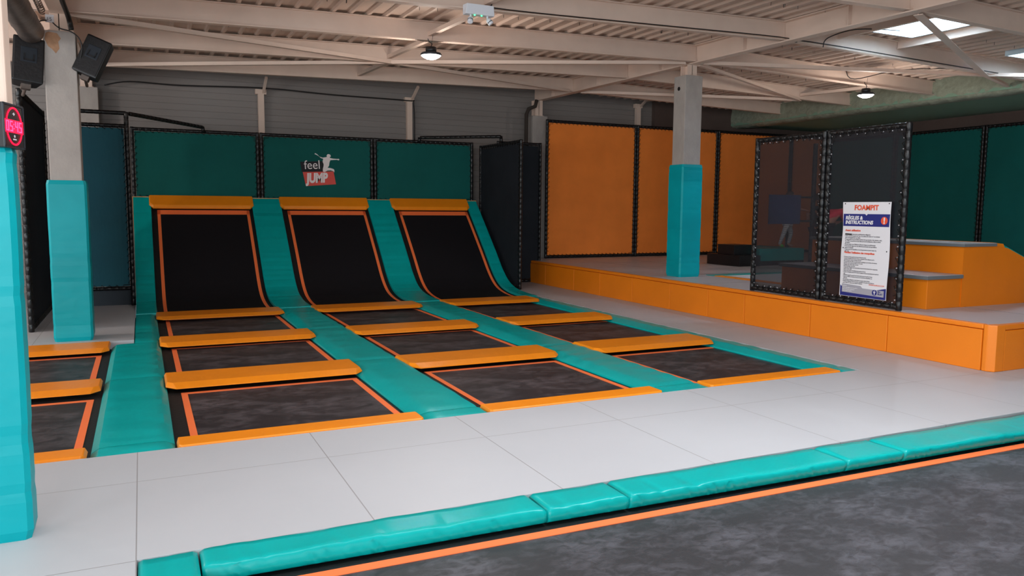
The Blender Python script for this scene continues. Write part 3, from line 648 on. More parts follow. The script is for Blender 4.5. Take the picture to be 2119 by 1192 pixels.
mb = MB(); mb.box(-9.2, 18.5, -6.7, -6.5, 0, .3); mb.box(-9.2, 18.5, -6.7, -6.5, 3.6, 5.0); mb.box(-9.2, -5, -6.7, -6.5, .3, 3.6); mb.box(13, 18.5, -6.7, -6.5, .3, 3.6); struct('wall_front', mb, 'white_paint')
for i, (x, z1) in enumerate(((2.37, 4.05), (5.63, 4.10), (11.9, 4.35), (-3.6, 4.0))):
    mb = MB(); mb.box(x-.06, x+.06, 17.36, 17.47, 0, z1); mb.box(x-.11, x+.11, 17.36, 17.47, z1, z1+.1); mb.bar((x+.05, 17.41, z1+.02), (x+.05, 16.9, z1+.28), .05, .05)
    tag(mb.build('wall_post', 'cream', origin=(x, 17.4, 0)), ['white steel wall post above the left end of the logo panel', 'white steel wall post above the right green panel', 'steel wall post in the dark above the orange panels', 'white steel wall post at the far left'][i], 'post')
mb = MB(); mb.box(14.98, 18.4, -6.5, 17.5, 4.03, 4.10); struct('ceiling', mb, 'soffit')
# rough sprayed beam: noisy surface
rows = []; rnd = random.Random(3)
ny = 150
for i in range(ny+1):
    y = 2+15.4*i/ny; r = []
    for j, (x, zz) in enumerate([(15.0, 4.56), (14.99, 4.44), (14.985, 4.32), (14.98, 4.2), (14.97, 4.09), (15.02, 4.0), (15.2, 3.97), (15.5, 3.99), (15.8, 4.03)]):
        n_ = rnd.uniform(-.022, .022); r.append((x+n_, y, zz+n_*.8 if j < 8 else zz))
    rows.append(r)
mb = MB(); mb.grid(rows); o = struct('trim_1', mb, 'flock', smooth=True)

RG = .0  # roof plane
def zp(x, y): return 4.24-.024*abs(x-8.8)+.012*(y-9.0)       # purlin underside
DEPTH = .285
def zd(x, y): return zp(x, y)+DEPTH
SK = [(10.08, 11.11, 7.67, 8.72), (13.45, 14.5, 7.6, 8.68)]
mb = MB(); per = .25; x = -9.0; px = []
while x < 15.1:
    px += [(x, 0), (x+.040, 0), (x+.054, .036), (x+.236, .036)]; x += per
px.append((x, 0))
for (xa, ha), (xb, hb) in zip(px, px[1:]):
    ranges = [(-6.5, 17.5)]
    for sx0, sx1, sy0, sy1 in SK:
        if xb > sx0 and xa < sx1: ranges = [(-6.5, sy0), (sy1, 17.5)]
    for ya, yb in ranges:
        if xa < 15.05: mb.add([(xa, ya, zd(xa, ya)+ha), (xb, ya, zd(xb, ya)+hb), (xb, yb, zd(xb, yb)+hb), (xa, yb, zd(xa, yb)+ha)], [(0, 1, 2, 3)])
struct('ceiling', mb, 'deck')
mb = MB()
for ya, yb, xa, xb in ((-6.5, 7.56, -9.2, 18.5), (8.76, 17.6, -9.2, 18.5), (7.56, 8.76, -9.2, 10.04), (7.56, 8.76, 11.15, 13.41), (7.56, 8.76, 14.54, 18.5)):
    mb.box(xa, xb, ya, yb, 4.86, 4.95)
struct('ceiling', mb, 'dark_brown')
# skylights
for i, (a, b, c, d) in enumerate(SK):
    mb = MB(); zb = zd((a+b)/2, c)-.03; zt = zb+.55; w = .03
    mb.box(a-w, a, c-w, d+w, zb, zt); mb.box(b, b+w, c-w, d+w, zb, zt); mb.box(a, b, c-w, c, zb, zt); mb.box(a, b, d, d+w, zb, zt)
    wn = struct(f'window_{i+1}', mb, 'sky_well')
    cx, cy = (a+b)/2, (c+d)/2; ap = (cx, cy, zt+.22)
    mb = MB(); mb.add([(a, c, zt), (b, c, zt), (b, d, zt), (a, d, zt), ap], [(0, 1, 4), (1, 2, 4), (2, 3, 4), (3, 0, 4)]); g = mb.build('pane', 'sky', wn)
    mb = MB()
    for p in ((a, c, zt), (b, c, zt), (b, d, zt), (a, d, zt)): mb.bar(p, ap, .03, .03)
    mb.box(a, b, cy-.012, cy+.012, zt-.30, zt-.27)
    mb.build('glazing_bar', 'galv', wn)
# steel beams
def ibeam(mb, p, q, h, bw, tf=.014, tw=.01):
    """p,q = centre of the underside at both ends"""
    p, q = Vector(p), Vector(q); d = (q-p).normalized(); s = d.cross(Vector((0, 0, 1))).normalized(); up = s.cross(d).normalized()
    L = q-p
    mb.obox(p-s*bw/2, L, s*bw, up*tf); mb.obox(p-s*bw/2+up*(h-tf), L, s*bw, up*tf); mb.obox(p-s*tw/2+up*tf, L, s*tw, up*(h-2*tf))
for x, lab in ((-.82, 'main cream roof girder above the column with speakers'), (8.85, 'main cream roof girder above the rear teal-wrapped column')):
    mb = MB(); ibeam(mb, (x, -6.4, zp(x, -6.4)-.03), (x, 17.4, zp(x, 17.4)-.03), .31, .17, .018)
    o = mb.build('roof_girder', 'cream', origin=(x, 5.5, 4.2)); tag(o, lab, 'steel beam')
    for y in (7.9, 9.95, 12.2, 14.4, 16.4):
        mb = MB(); mb.box(x-.075, x+.075, y-.006, y+.006, zp(x, y)-.01, zp(x, y)+.25); under(mb.build('stiffener_plate', 'cream', origin=(x, y, zp(x, y))), o)
PY = [7.0, 9.12, 11.2, 13.32, 15.5]
pn = {7.0: 'nearest', 9.12: 'second nearest', 11.2: 'third nearest', 13.32: 'fourth nearest', 15.5: 'fifth nearest', 17.3: 'back wall'}
for y in PY:
    if y < 6: 
        continue
    for bay, (xa, xb) in enumerate(((-.82+.02, 8.84), (8.86, 15.0))):
        mb = MB(); off = 0 if y < 17 else -.08
        if y > 17 and bay == 1: continue
        ibeam(mb, (xa, y, zp(xa, y)+off), (xb, y, zp(xb, y)+off), .28, .11)
        where = ['left bay, between the main girders', 'right bay, ending at the rough sprayed beam'][bay]
        tag(mb.build('roof_purlin', 'cream', origin=((xa+xb)/2, y, zp((xa+xb)/2, y))), f'cream {pn[y]} roof purlin in the {where}', 'steel beam')
        if xa < 0:
            mb = MB(); ibeam(mb, (-9, y, zp(-9, y)+off), (-.84, y, zp(-.84, y)+off), .28, .11)
            tag(mb.build('roof_purlin', 'cream', origin=(-4.9, y, zp(-4.9, y))), f'cream {pn[y]} roof purlin, left of the column with speakers', 'steel beam')
def brace(label, p, q, w=.075):
    mb = MB(); z = lambda P: zp(*P)-.03
    P, Q = Vector((*p, z(p))), Vector((*q, z(q))); mb.bar(P, Q, w, .01); mb.bar(P+Vector((0, 0, .03)), Q+Vector((0, 0, .03)), .01, .06)
    tag(mb.build('roof_brace', 'cream', origin=tuple((P+Q)/2)), label, 'steel brace')
N = (3.95, 13.2)
brace('long diagonal roof brace rising from the left column to the mid-bay joint', (-.7, 11.25), N); brace('diagonal roof brace from the mid-bay joint to the rear column', N, (8.7, 11.3))
brace('diagonal roof brace from the mid-bay joint to the left end of the last purlin', (-.7, 15.4), N); brace('diagonal roof brace from the mid-bay joint to the right end of the last purlin', N, (8.7, 15.4))
N2 = (13.6, 9.15); N3 = (13.45, 13.32)
brace('thick diagonal roof brace crossing under the large skylight', (8.98, 6.98), N2, .11); brace('diagonal roof brace from the rear column to the joint by the right skylight', (8.98, 11.15), N2)
brace('diagonal roof brace falling right behind the rear column', (8.98, 11.3), N3); brace('diagonal roof brace in the far right bay', (8.98, 15.4), N3)
brace('short roof brace right of the skylight joint', N2, (14.95, 9.6)); brace('short roof brace passing under the soffit edge', N2, (14.95, 8.3))
def strut(label, x, y0, y1, dz=-.02):
    mb = MB(); mb.bar((x, y0, zp(x, y0)+.10), (x, y1, zp(x, y1)+dz+.06), .07, .06); mb.tube([(x-.1, y0, zp(x, y0)+.22), (x-.02, y0+.05, zp(x, y0)+.1)], .008, 6)
    tag(mb.build('roof_strut', 'cream', origin=(x, (y0+y1)/2, zp(x, y0))), label, 'steel brace')
strut('roof strut between the emergency light and the lit ceiling lamp', 3.95, 11.2, 9.15); strut('roof strut behind the lit ceiling lamp in the left bay', 3.95, 13.3, 11.22); strut('rearmost roof strut of the left bay, before the back wall', 3.98, 15.5, 13.35)
strut('roof strut in the far right bay', 13.45, 13.3, 11.2); strut('nearest roof strut of the left bay, above the emergency light', 3.95, 9.1, 7.0)
# skylight trimmers
for y, lab in ((9.05, 'far'), (7.84, 'near')): pass
for x in (9.93, 11.27):
    mb = MB(); ibeam(mb, (x, 7.02, zd(x, 7)-.13), (x, 9.1, zd(x, 9.1)-.13), .125, .06); tag(mb.build('skylight_trimmer', 'cream', origin=(x, 8, 4.4)), 'cream trimmer beam on the %s side of the large skylight' % ('left' if x < 11 else 'right'), 'steel beam')
# closure strip shadows: dark foam fillers in rib voids are left open
# roof screws
mb = MB(); rnd = random.Random(5)
for i in range(420):
    x = -.5+per*rnd.randrange(0, 60)+.02; y = rnd.choice((7.6, 8.3, 9.7, 10.4, 11.8, 12.5, 14.0, 14.8))+rnd.uniform(-.02, .02)
    if any(a-.1 < x < b+.1 and c-.1 < y < d+.1 for a, b, c, d in SK): continue
    z = zd(x, y); mb.tube([(x, y, z+.01), (x+rnd.uniform(-.004, .004), y, z-.045)], .0035, 4)
tag(mb.build('roof_screw', 'cable'), 'dark screw tips poking down through the ribbed roof deck', 'screws', kind='stuff')

# ------------------------------------------------------------------ columns
def column(label, x0, x1, y0, y1, zt, base, pad, stub=True, mat_='concrete', inset=.035):
    cx, cy = (x0+x1)/2, (y0+y1)/2; t = thing('column', label, 'column', (cx, cy, base)); O = (cx, cy, base)
    def P(mb, n, m, **k): return under(mb.build(n, m, origin=O, **k), t)
    mb = MB(); mb.box(x0+inset, x1-inset, y0+inset, y1-inset, base+(1.99 if inset < .02 and pad else 0), zt); P(mb, 'shaft', mat_, bevel=.012)
    if pad:
        rows = []; n = 40; rnd = random.Random(int(x0*10)+3); cr = [rnd.uniform(.1, 1.9) for _ in range(9)]
        for i in range(n+1):
            z = 2.0*i/n; w = -.004*sum(math.exp(-((z-c)/.018)**2) for c in cr)+.0008*math.sin(z*9)
            if i in (0, n): w -= .012
            c = .025; a, b, d, e = x0-w, x1+w, y0-w, y1+w
            rows.append([(p, q, base+z) for p, q in ((a+c, d), (b-c, d), (b, d+c), (b, e-c), (b-c, e), (a+c, e), (a, e-c), (a, d+c))])
        rows.append([(min(max(p, x0+inset), x1-inset), min(max(q, y0+inset), y1-inset), base+2.0) for p, q, _ in rows[-1]])
        P(MB().grid(rows, True), 'padding', 'teal_wrap')
        t.children[-1]['label'] = 'teal vinyl padding'
    if stub:
        zt2 = zp(cx, cy)-.03
        mb = MB(); mb.box(cx-.10, cx+.10, cy-.1, cy-.085, zt, zt2); mb.box(cx-.10, cx+.10, cy+.085, cy+.1, zt, zt2); mb.box(cx-.005, cx+.005, cy-.1, cy+.1, zt, zt2); mb.box(cx-.12, cx+.12, cy-.12, cy+.12, zt, zt+.015)
        P(mb, 'steel_stub', 'cream')
    return t
c1 = column('concrete column with teal padding and two speakers, left of the ramps', -1.035, -.60, 11.04, 11.46, 3.79, 0, True, inset=.045)
mb = MB(); poly = [(-.96, 3.75), (-.93, 3.77), (-.84, 3.76), (-.80, 3.70), (-.83, 3.66), (-.82, 3.58), (-.86, 3.52), (-.90, 3.57), (-.94, 3.60), (-.97, 3.68)]
mb.add([(x, 11.083, z) for x, z in poly]+[(x, 11.0835, z) for x, z in poly], [tuple(range(10)), tuple(range(10, 20))[::-1]]); under(mb.build('rust_patch', 'rust', origin=(-.8175, 11.25, 0)), c1)
c2 = column('concrete column with teal padding standing on the right platform', 8.64, 9.10, 11.22, 11.64, 4.05, .5, True, inset=.045)
mb = MB(); mb.tube([(8.68, 11.45, 3.83), (8.69, 11.45, 3.83)], .035, 16); under(mb.build('hole', 'void', origin=(8.87, 11.43, .5)), c2)
mb = MB(); mb.tube([(8.683, 11.46, 3.83), (8.679, 11.46, 3.83)], .035, 16)
c3 = column('cream steel column wrapped in teal padding at the left picture edge', -1.1, -.555, 4.49, 4.70, 4.02, 0, True, mat_='cream', inset=.008, stub=False)
column('bare concrete column against the back wall between the ramps and orange panels', 8.60, 9.0, 17.0, 17.35, 3.93, 0, False, inset=0)
column('pale column against the back wall behind the left speaker column', -1.05, -.66, 17.05, 17.4, 3.93, 0, False, inset=0)

# ------------------------------------------------------------------ fittings
def speaker(label, c, rz, rx, ry=0, k=1.):
    t = thing('loudspeaker', label, 'speaker', c)
    R = Matrix.Rotation(rz, 4, 'Z') @ Matrix.Rotation(ry, 4, 'Y') @ Matrix.Rotation(rx, 4, 'X') @ Matrix.Scale(k, 4)
    def P(mb, n, m, **k): o = mb.build(n, m, xf=R, **k); o.parent = t; return o
    mb = MB(); mb.prism([(-.165, -.12), (.165, -.12), (.13, .14), (.06, .18), (-.06, .18), (-.13, .14)], -.27, .27); P(mb, 'cabinet', 'black_plastic', bevel=.02)
    mb = MB(); mb.box(-.15, .15, -.135, -.118, -.25, .25); P(mb, 'grille', 'black', bevel=.006)
    mb = MB(); mb.box(-.085, .085, -.142, -.133, -.04, .14); P(mb, 'input_plate', 'grille', bevel=.004)
    mb = MB(); mb.box(-.055, .055, -.152, -.14, -.02, .0); mb.box(-.055, -.04, -.152, -.14, -.02, .06); mb.box(.04, .055, -.152, -.14, -.02, .06); P(mb, 'handle', 'black_plastic')
    mb = MB(); mb.box(-.05, .05, -.02, .06, -.33, -.26); mb.tube([(0, .02, -.30), (.0, .2, -.36)], .02); P(mb, 'bracket', 'galv')
    return t
speaker('black loudspeaker hung left of the concrete column', (-1.17, 11.12, 3.40), .25, -.12, .10)
speaker('black tilted loudspeaker hung right of the concrete column', (-.455, 11.12, 3.50), -.25, -.15, .40, .9)
mb = MB()
def cable(name, label, pts, r=.008, m='cable'):
    P = [Vector(p) for p in pts]; out = []
    for i in range(len(P)-1):
        p0, p1, p2, p3 = P[max(i-1, 0)], P[i], P[i+1], P[min(i+2, len(P)-1)]
        for t in (0, .2, .4, .6, .8): out.append(.5*((2*p1)+(p2-p0)*t+(2*p0-5*p1+4*p2-p3)*t*t+(-p0+3*p1-3*p2+p3)*t**3))
    out.append(P[-1]); mb = MB(); mb.tube(out, r, 6); return tag(mb.build(name, m, smooth=True, origin=tuple(P[0])), label, 'cable')
cable('speaker_cable', 'black cable looping from the number plate to the right speaker', [(-.87, 10.98, 3.86), (-.80, 10.97, 3.80), (-.68, 10.97, 3.77), (-.60, 10.98, 3.70), (-.575, 11.0, 3.58), (-.62, 11.04, 3.40)])
cable('speaker_cable', 'black cable looping from the number plate to the left speaker', [(-.93, 10.98, 3.88), (-1.0, 10.97, 3.86), (-1.05, 10.97, 3.79), (-1.06, 11.0, 3.70)])
cable('cable_bundle', 'bundle of dark cables running along the left girder to the column', [(-.72, 7.5, 4.02), (-.72, 9, 4.05), (-.72, 10.4, 4.0), (-.70, 10.95, 3.93), (-.68, 11.0, 3.80)], .03)
cable('wall_cable', 'black cable sagging along the top of the back wall, left part', [(-.55, 17.2, 4.0), (-.1, 17.2, 4.10), (.8, 17.25, 4.10), (2.4, 17.3, 4.17), (3.9, 17.3, 4.13), (5.55, 17.33, 4.12), (5.72, 17.36, 4.05), (5.74, 17.36, 3.2)], .014)
cable('beam_cable', 'thin black cable clipped along the lower flange of the near purlin', [(3.9, 9.02, 4.40), (3.98, 9.02, 4.2), (4.2, 9.04, 4.155), (6.5, 9.04, 4.21), (8.7, 9.04, 4.265), (8.95, 9.0, 4.21), (9.3, 9.04, 4.255), (12, 9.04, 4.19), (14.5, 9.04, 4.13)], .008)
cable('beam_cable', 'black cable loop hanging below the joint by the right skylight', [(9.55, 9.04, 4.2), (9.58, 8.98, 4.33), (9.75, 8.6, 4.40), (10.3, 8.3, 4.38)], .008)
cable('ceiling_cable', 'thin dark cable hanging across the deck above the right lamp', [(12.4, 11.14, 4.42), (12.6, 11.1, 4.25), (13.4, 10.6, 4.42), (14.8, 9.6, 4.40)], .008)
mb = MB(); pts = [(-1.10+.0, 6+4.95*i/40, 3.74) for i in range(41)]; rr = [.14+(.006 if i % 5 == 0 else 0) for i in range(41)]; mb.tube(pts, rr, 20)
tag(mb.build('air_duct', 'galv', smooth=True, origin=(-1.1, 8.8, 3.74)), 'round grey metal air duct at the upper left corner', 'duct')
mb = MB(); pts = []
for i in range(260):
    a = i/260*2*PI*26; y = 8.6+2.35*i/260; pts.append((-.97+.035*math.cos(a), y, 4.03-.06*(i/260)+.035*math.sin(a)))
mb.tube(pts, .007, 5); tag(mb.build('spring_conduit', 'galv', origin=(-.97, 9.7, 4.0)), 'coiled spring-like conduit leading to the number plate on the left column', 'conduit')
mb = MB(); mb.box(-.945, -.855, 10.985, 10.99, 3.86, 3.95); npl = tag(mb.build('number_plate', 'white_plastic', origin=(-.9, 10.99, 3.9)), 'small white number plate on top of the concrete column with speakers', 'sign')
text('lettering', '15', .06, (-.035, -.006, -.022), R_S, 'ink', npl)
mb = MB(); mb.tube([(8.45, 17.05, 2.6), (8.45, 17.05, 3.95), (8.5, 17.03, 4.08), (8.66, 17.0, 4.15), (8.70, 17.0, 4.3)], .045, 10); tag(mb.build('drain_pipe', 'dark_brown', smooth=True, origin=(8.45, 17.05, 2.6)), 'dark drain pipe beside the bare back-wall column', 'pipe')

def lamp(label, x, y, z):
    t = thing('ceiling_lamp', label, 'lamp', (x, y, z), 'round high-bay lamps')
    def P(mb, n, m, **k): o = mb.build(n, m, **k); o.parent = t; return o
    P(MB().lathe([(.075, .055), (.08, .07), (.08, .12), (.03, .13)], 24), 'driver_housing', 'black_plastic', smooth=True)
    P(MB().lathe([(.15, .0), (.155, .02), (.14, .04), (.08, .055), (.02, .056)], 28), 'reflector', 'grille', smooth=True)
    P(MB().lathe([(.0, -.055), (.07, -.045), (.12, -.02), (.145, .0), (.14, .012), (.0, .013)], 28), 'lens', 'lamp', smooth=True)
    mb = MB(); zt = zp(x, y)+.05-z; mb.tube([(0, 0, .13), (.02, 0, .17), (-.03, 0, .20), (-.05, 0, .24)], .006, 6); mb.tube([(0, 0, .13), (.03, 0, max(.3, zt))], .003, 5); P(mb, 'hanger', 'cable')
    return t
lamp('lit round ceiling lamp in the left bay, above the ramps', 3.93, 11.10, 3.92); lamp('lit round ceiling lamp in the right bay, near the soffit', 12.55, 10.78, 3.90)
t = thing('emergency_light', 'white emergency light box with two small spotlights under the near purlin', 'emergency light', (3.80, 9.0, 4.08))
def P(mb, n, m, **k): o = mb.build(n, m, **k); o.parent = t; return o
mb = MB(); mb.prism([(-.19, -.05), (.19, -.05), (.19, .05), (-.19, .05)], -.05, .07, [(-.175, -.06), (.175, -.06), (.19, .05), (-.19, .05)]); P(mb, 'housing', 'white_plastic', bevel=.008)
for sx, d in ((-1, (-.03, -.05, -.10)), (1, (.07, -.03, -.09))):
    mb = MB(); a = Vector((sx*.11, -.01, -.05)); b = a+Vector((0, 0, -.03)); mb.tube([a, b], .012, 8); dv = Vector(d).normalized(); mb.tube([b, b+dv*.02, b+dv*.075, b+dv*.08], [.018, .032, .034, .028], 14); s = P(mb, 'spotlight', 'white_plastic')
    mb = MB(); mb.tube([b+dv*.042, b+dv*.05], .0355, 14); o = mb.build('band', 'black_plastic'); o.parent = s
for x in (-.065, .025):
    mb = MB(); mb.tube([(x, -.03, -.052), (x, -.03, -.062)], .009, 8); P(mb, 'indicator_light', 'green_led')

# LED timer on the near column
A = Vector((-.574, 4.42, 0)); B = Vector((-.516, 4.63, 0)); ud = (B-A).normalized(); nrm = Vector((ud.y, -ud.x, 0))
t = thing('led_timer', 'black wall timer with red LED ring and digits above the near teal column', 'timer', (A.x, A.y, 1.972))
mm = Matrix((( ud.x, 0, nrm.x, 0), (ud.y, 0, nrm.y, 0), (0, 1, 0, 0), (0, 0, 0, 1)))
def TP(mb, n, m, **k): o = mb.build(n, m, xf=mm, **k); o.parent = t; return o
Wt, Ht = (B-A).length, .212
mb = MB(); mb.box(0, Wt, 0, Ht, -.06, 0); TP(mb, 'case', 'black_plastic', bevel=.004)
mb = MB()
for x0, x1, y0, y1 in ((0, Wt, 0, .008), (0, Wt, Ht-.008, Ht), (0, .006, 0, Ht), (Wt-.006, Wt, 0, Ht)): mb.box(x0, x1, y0, y1, 0, .004)
TP(mb, 'bezel', 'grille')
mb = MB()
for k in range(60):
    a = 2*PI*k/60; x, y = Wt/2+.083*math.cos(a), Ht/2+.088*math.sin(a); mb.tube([(x, y, .0), (x, y, .004)], .0042, 6)
TP(mb, 'led_ring', 'led')
mb = MB(); mb.box(.014, Wt-.012, .074, .136, .0005, .002); TP(mb, 'display', 'led')
SEG = {'0': 'abcdef', '5': 'afgcd', '4': 'fgbc', '7': 'abc', '3': 'abgcd', '8': 'abcdefg'}
mb = MB()
for ch, x in (('0', .022), ('5', .062), ('4', .118), ('5', .158)):
    w, h, q = .028, .05, .006
    pos = dict(a=(0, w, h-q, h), d=(0, w, 0, q), g=(0, w, h/2-q/2, h/2+q/2), f=(0, q, h/2, h), e=(0, q, 0, h/2), b=(w-q, w, h/2, h), c=(w-q, w, 0, h/2))
    for s in SEG[ch]: a0, a1, b0, b1 = pos[s]; mb.box(x+a0, x+a1, .08+b0, .08+b1, .002, .004)
for yy in (.095, .115): mb.box(.100, .106, yy-.003, yy+.003, .002, .004)
TP(mb, 'digits', 'led_hot')
mb = MB(); mb.box(Wt/2-.012, Wt/2+.012, .163, .167, .001, .002); mb.box(Wt/2-.002, Wt/2+.006, .158, .172, .001, .002); mb.box(Wt/2-.018, Wt/2+.018, .040, .046, .001, .002); mb.tube([(Wt/2, .058, .001), (Wt/2, .058, .002)], .007, 10); TP(mb, 'marking', 'white_plastic')

# ------------------------------------------------------------------ people behind the net
def skin(name, J, E, m, parent, root=0, sub=1):
    me = bpy.data.meshes.new(name); me.from_pydata([j[:3] for j in J], E, []); o = bpy.data.objects.new(name, me); C.objects.link(o)
    o.modifiers.new('s', 'SKIN'); sk = me.skin_vertices[0].data
    for i, j in enumerate(J): sk[i].radius = (j[3], j[4] if len(j) > 4 else j[3]); sk[i].use_root = (i == root)
    md = o.modifiers.new('u', 'SUBSURF'); md.levels = sub; md.render_levels = sub
    dg = bpy.context.evaluated_depsgraph_get(); dg.update(); me2 = bpy.data.meshes.new_from_object(o.evaluated_get(dg)); bpy.data.objects.remove(o)
    me2.name = name; me2.materials.clear(); me2.materials.append(M[m])
    for p in me2.polygons: p.use_smooth = True
    n = bpy.data.objects.new(name, me2); C.objects.link(n)
    if parent: n.parent = parent
    return n
def hand(J, E, w, d, side):
    """palm and five fingers from the wrist joint index w along d"""
    d = Vector(d).normalized(); s = d.cross(Vector((0, 0, 1))); s = s.normalized() if s.length > .1 else Vector((1, 0, 0)); b = Vector(J[w][:3]); i0 = len(J)
    J.append((*(b+d*.05), .028, .014)); E.append((w, i0))
    for k, (o, L) in enumerate(((-.027, .055), (-.009, .065), (.009, .062), (.026, .048))):
        p = b+d*.075+s*o; J.append((*p, .009)); J.append((*(p+d*L*.6), .008)); J.append((*(p+d*L-Vector((0, 0, .015))), .007)); n = len(J)
        E += [(i0, n-3), (n-3, n-2), (n-2, n-1)]
    p = b+d*.04+s*.035*side; J.append((*p, .010)); J.append((*(p+d*.035+s*.015*side), .008)); n = len(J); E += [(i0, n-2), (n-2, n-1)]
def person(label, loc, J, scale, head, face, parts, hair='hair'):
    """J: dict name->(x,y,z,r); one continuous body; clothing as children"""
    t = thing('person', label, 'person', loc)
    names = list(J); idx = {n: i for i, n in enumerate(names)}; V = [tuple(c*scale for c in J[n]) for n in names]
    ch = [('pelvis', 'waist'), ('waist', 'chest'), ('chest', 'neck'), ('neck', 'skull0'), ('skull0', 'skull'), ('chest', 'shL'), ('shL', 'elL'), ('elL', 'wrL'), ('chest', 'shR'), ('shR', 'elR'), ('elR', 'wrR'),
          ('pelvis', 'hipL'), ('hipL', 'knL'), ('knL', 'anL'), ('anL', 'toL'), ('pelvis', 'hipR'), ('hipR', 'knR'), ('knR', 'anR'), ('anR', 'toR')]
    E = [(idx[a], idx[b]) for a, b in ch]
    for s, sd in (('L', 1), ('R', -1)):
        d = Vector(J['wr'+s][:3])-Vector(J['el'+s][:3]); hand(V, E, idx['wr'+s], d, sd)
    body = skin('body', V, E, 'skin', t)
    for nm, m, seq, grow in parts:
        used = sorted({n for p in seq for n in p}, key=names.index); loc_i = {n: i for i, n in enumerate(used)}
        skin(nm, [tuple(c*scale for c in J[n][:3])+((J[n][3]+grow)*scale,) for n in used], [(loc_i[a], loc_i[b]) for a, b in seq], m, t)
    # hair cap and face
    h = Vector(J['skull'][:3])*scale; f = Vector(face).normalized(); r = J['skull'][3]*scale
    up = (h-Vector(J['neck'][:3])*scale).normalized(); sd = f.cross(up).normalized()
    mb = MB(); rows = []
    for i in range(7):
        a = PI*.5*i/6+.0; rows.append([h-f*.012+up*(r*1.18*math.cos(a)-.0)-f*.0+(sd*math.cos(k*PI/6)+f*math.sin(k*PI/6)*(.72 if math.sin(k*PI/6) > 0 else 1.1))*r*1.16*math.sin(a) for k in range(12)])
    rows.append([p-up*r*.35-f*.0 for p in rows[-1]]); mb.grid(rows, True); mb.build('hair', hair, t, smooth=True)
    mb = MB()
    for s_ in (-1, 1): c = h+f*r*.93+sd*s_*r*.38+up*r*.05; mb.tube([c, c+f*.008], .011*scale, 8)
    c = h+f*r*.95-up*r*.55; mb.tube([c-sd*.02, c+sd*.02], .006*scale, 6); mb.build('eyes_and_mouth', 'eye', t)
    mb = MB(); c = h+f*r*.9; mb.tube([c+up*.02, c-up*.02+f*.018, c-up*.03], [.008, .014, .008], 8)
    for s_ in (-1, 1): c = h+sd*s_*r*1.0; mb.tube([c+up*.02, c+sd*s_*.012, c-up*.025], [.008, .014, .007], 8)
    mb.build('nose_and_ears', 'skin', t)
    return t
ARM = [('chest', 'shL'), ('shL', 'elL'), ('chest', 'shR'), ('shR', 'elR')]; TOR = [('pelvis', 'waist'), ('waist', 'chest')]
LEG = [('pelvis', 'hipL'), ('hipL', 'knL'), ('knL', 'anL'), ('pelvis', 'hipR'), ('hipR', 'knR'), ('knR', 'anR')]
# stepping child in striped leggings (mostly hidden by the board)
JA = dict(pelvis=(0, 0, .62, .10), waist=(.01, 0, .76, .09), chest=(.03, 0, .92, .10), neck=(.05, 0, 1.03, .04), skull0=(.055, 0, 1.09, .065), skull=(.06, 0, 1.17, .085), shL=(.05, -.13, .97, .045), elL=(.20, -.16, .86, .033), wrL=(.36, -.14, .84, .024),
          shR=(.02, .13, .97, .045), elR=(.14, .2, .84, .033), wrR=(.30, .18, .80, .024), hipL=(-.04, -.06, .58, .075), knL=(-.18, -.08, .33, .048), anL=(-.30, -.08, .06, .03), toL=(-.19, -.11, .02, .026),
          hipR=(.05, .06, .58, .075), knR=(.17, .05, .32, .048), anR=(.10, .06, .06, .03), toR=(.22, .03, .02, .026))
person('person in white striped leggings and green socks stepping on the teal deck behind the net', (13.22, 13.3, .875), JA, 1.0, None, (1, -.2, 0),
       [('leggings', 'leggings', LEG, .006), ('dark_top', 'dark_cloth', TOR+ARM, .012), ('sock', 'shoe_green', [('anL', 'toL')], .008), ('sock', 'skin', [('anR', 'toR')], .006)])
JB = dict(pelvis=(-.12, .0, .86, .14), waist=(-.04, 0, 1.0, .125), chest=(.16, 0, 1.16, .14), neck=(.34, -.02, 1.20, .055), skull0=(.40, -.02, 1.18, .08), skull=(.48, -.03, 1.17, .10), shL=(.20, -.19, 1.16, .06), elL=(.30, -.24, .92, .045), wrL=(.46, -.22, .99, .032),
          shR=(.20, .19, 1.16, .06), elR=(.32, .22, .90, .045), wrR=(.48, .14, .96, .032), hipL=(-.12, -.1, .82, .10), knL=(-.02, -.11, .48, .065), anL=(-.14, -.11, .09, .042), toL=(.02, -.12, .03, .035),
          hipR=(-.12, .1, .82, .10), knR=(-.02, .12, .48, .065), anR=(-.10, .12, .09, .042), toR=(.06, .13, .03, .035))
person('person in a red shirt and dark trousers bending forward behind the net', (12.92, 11.9, .505), JB, 1.0, None, (1, -.1, -.35),
       [('red_shirt', 'red_shirt', TOR+ARM+[('chest', 'neck')], .012), ('trousers', 'dark_cloth', LEG, .014), ('shoes', 'dark_cloth', [('anL', 'toL')], .012), ('shoes', 'dark_cloth', [('anR', 'toR')], .012)])
JC = dict(pelvis=(0, 0, .80, .12), waist=(0, 0, .96, .11), chest=(0, 0, 1.16, .125), neck=(0, 0, 1.30, .05), skull0=(-.01, 0, 1.36, .075), skull=(-.02, 0, 1.45, .095), shL=(0, -.16, 1.22, .055), elL=(-.08, -.2, 1.0, .042), wrL=(-.2, -.16, 1.12, .03),
          shR=(0, .16, 1.22, .055), elR=(-.1, .2, 1.0, .042), wrR=(-.22, .1, 1.10, .03), hipL=(0, -.09, .76, .095), knL=(.02, -.1, .42, .06), anL=(.03, -.1, .08, .04), toL=(-.1, -.12, .03, .033),
          hipR=(0, .09, .76, .095), knR=(.02, .1, .42, .06), anR=(.03, .1, .08, .04), toR=(-.1, .12, .03, .033))
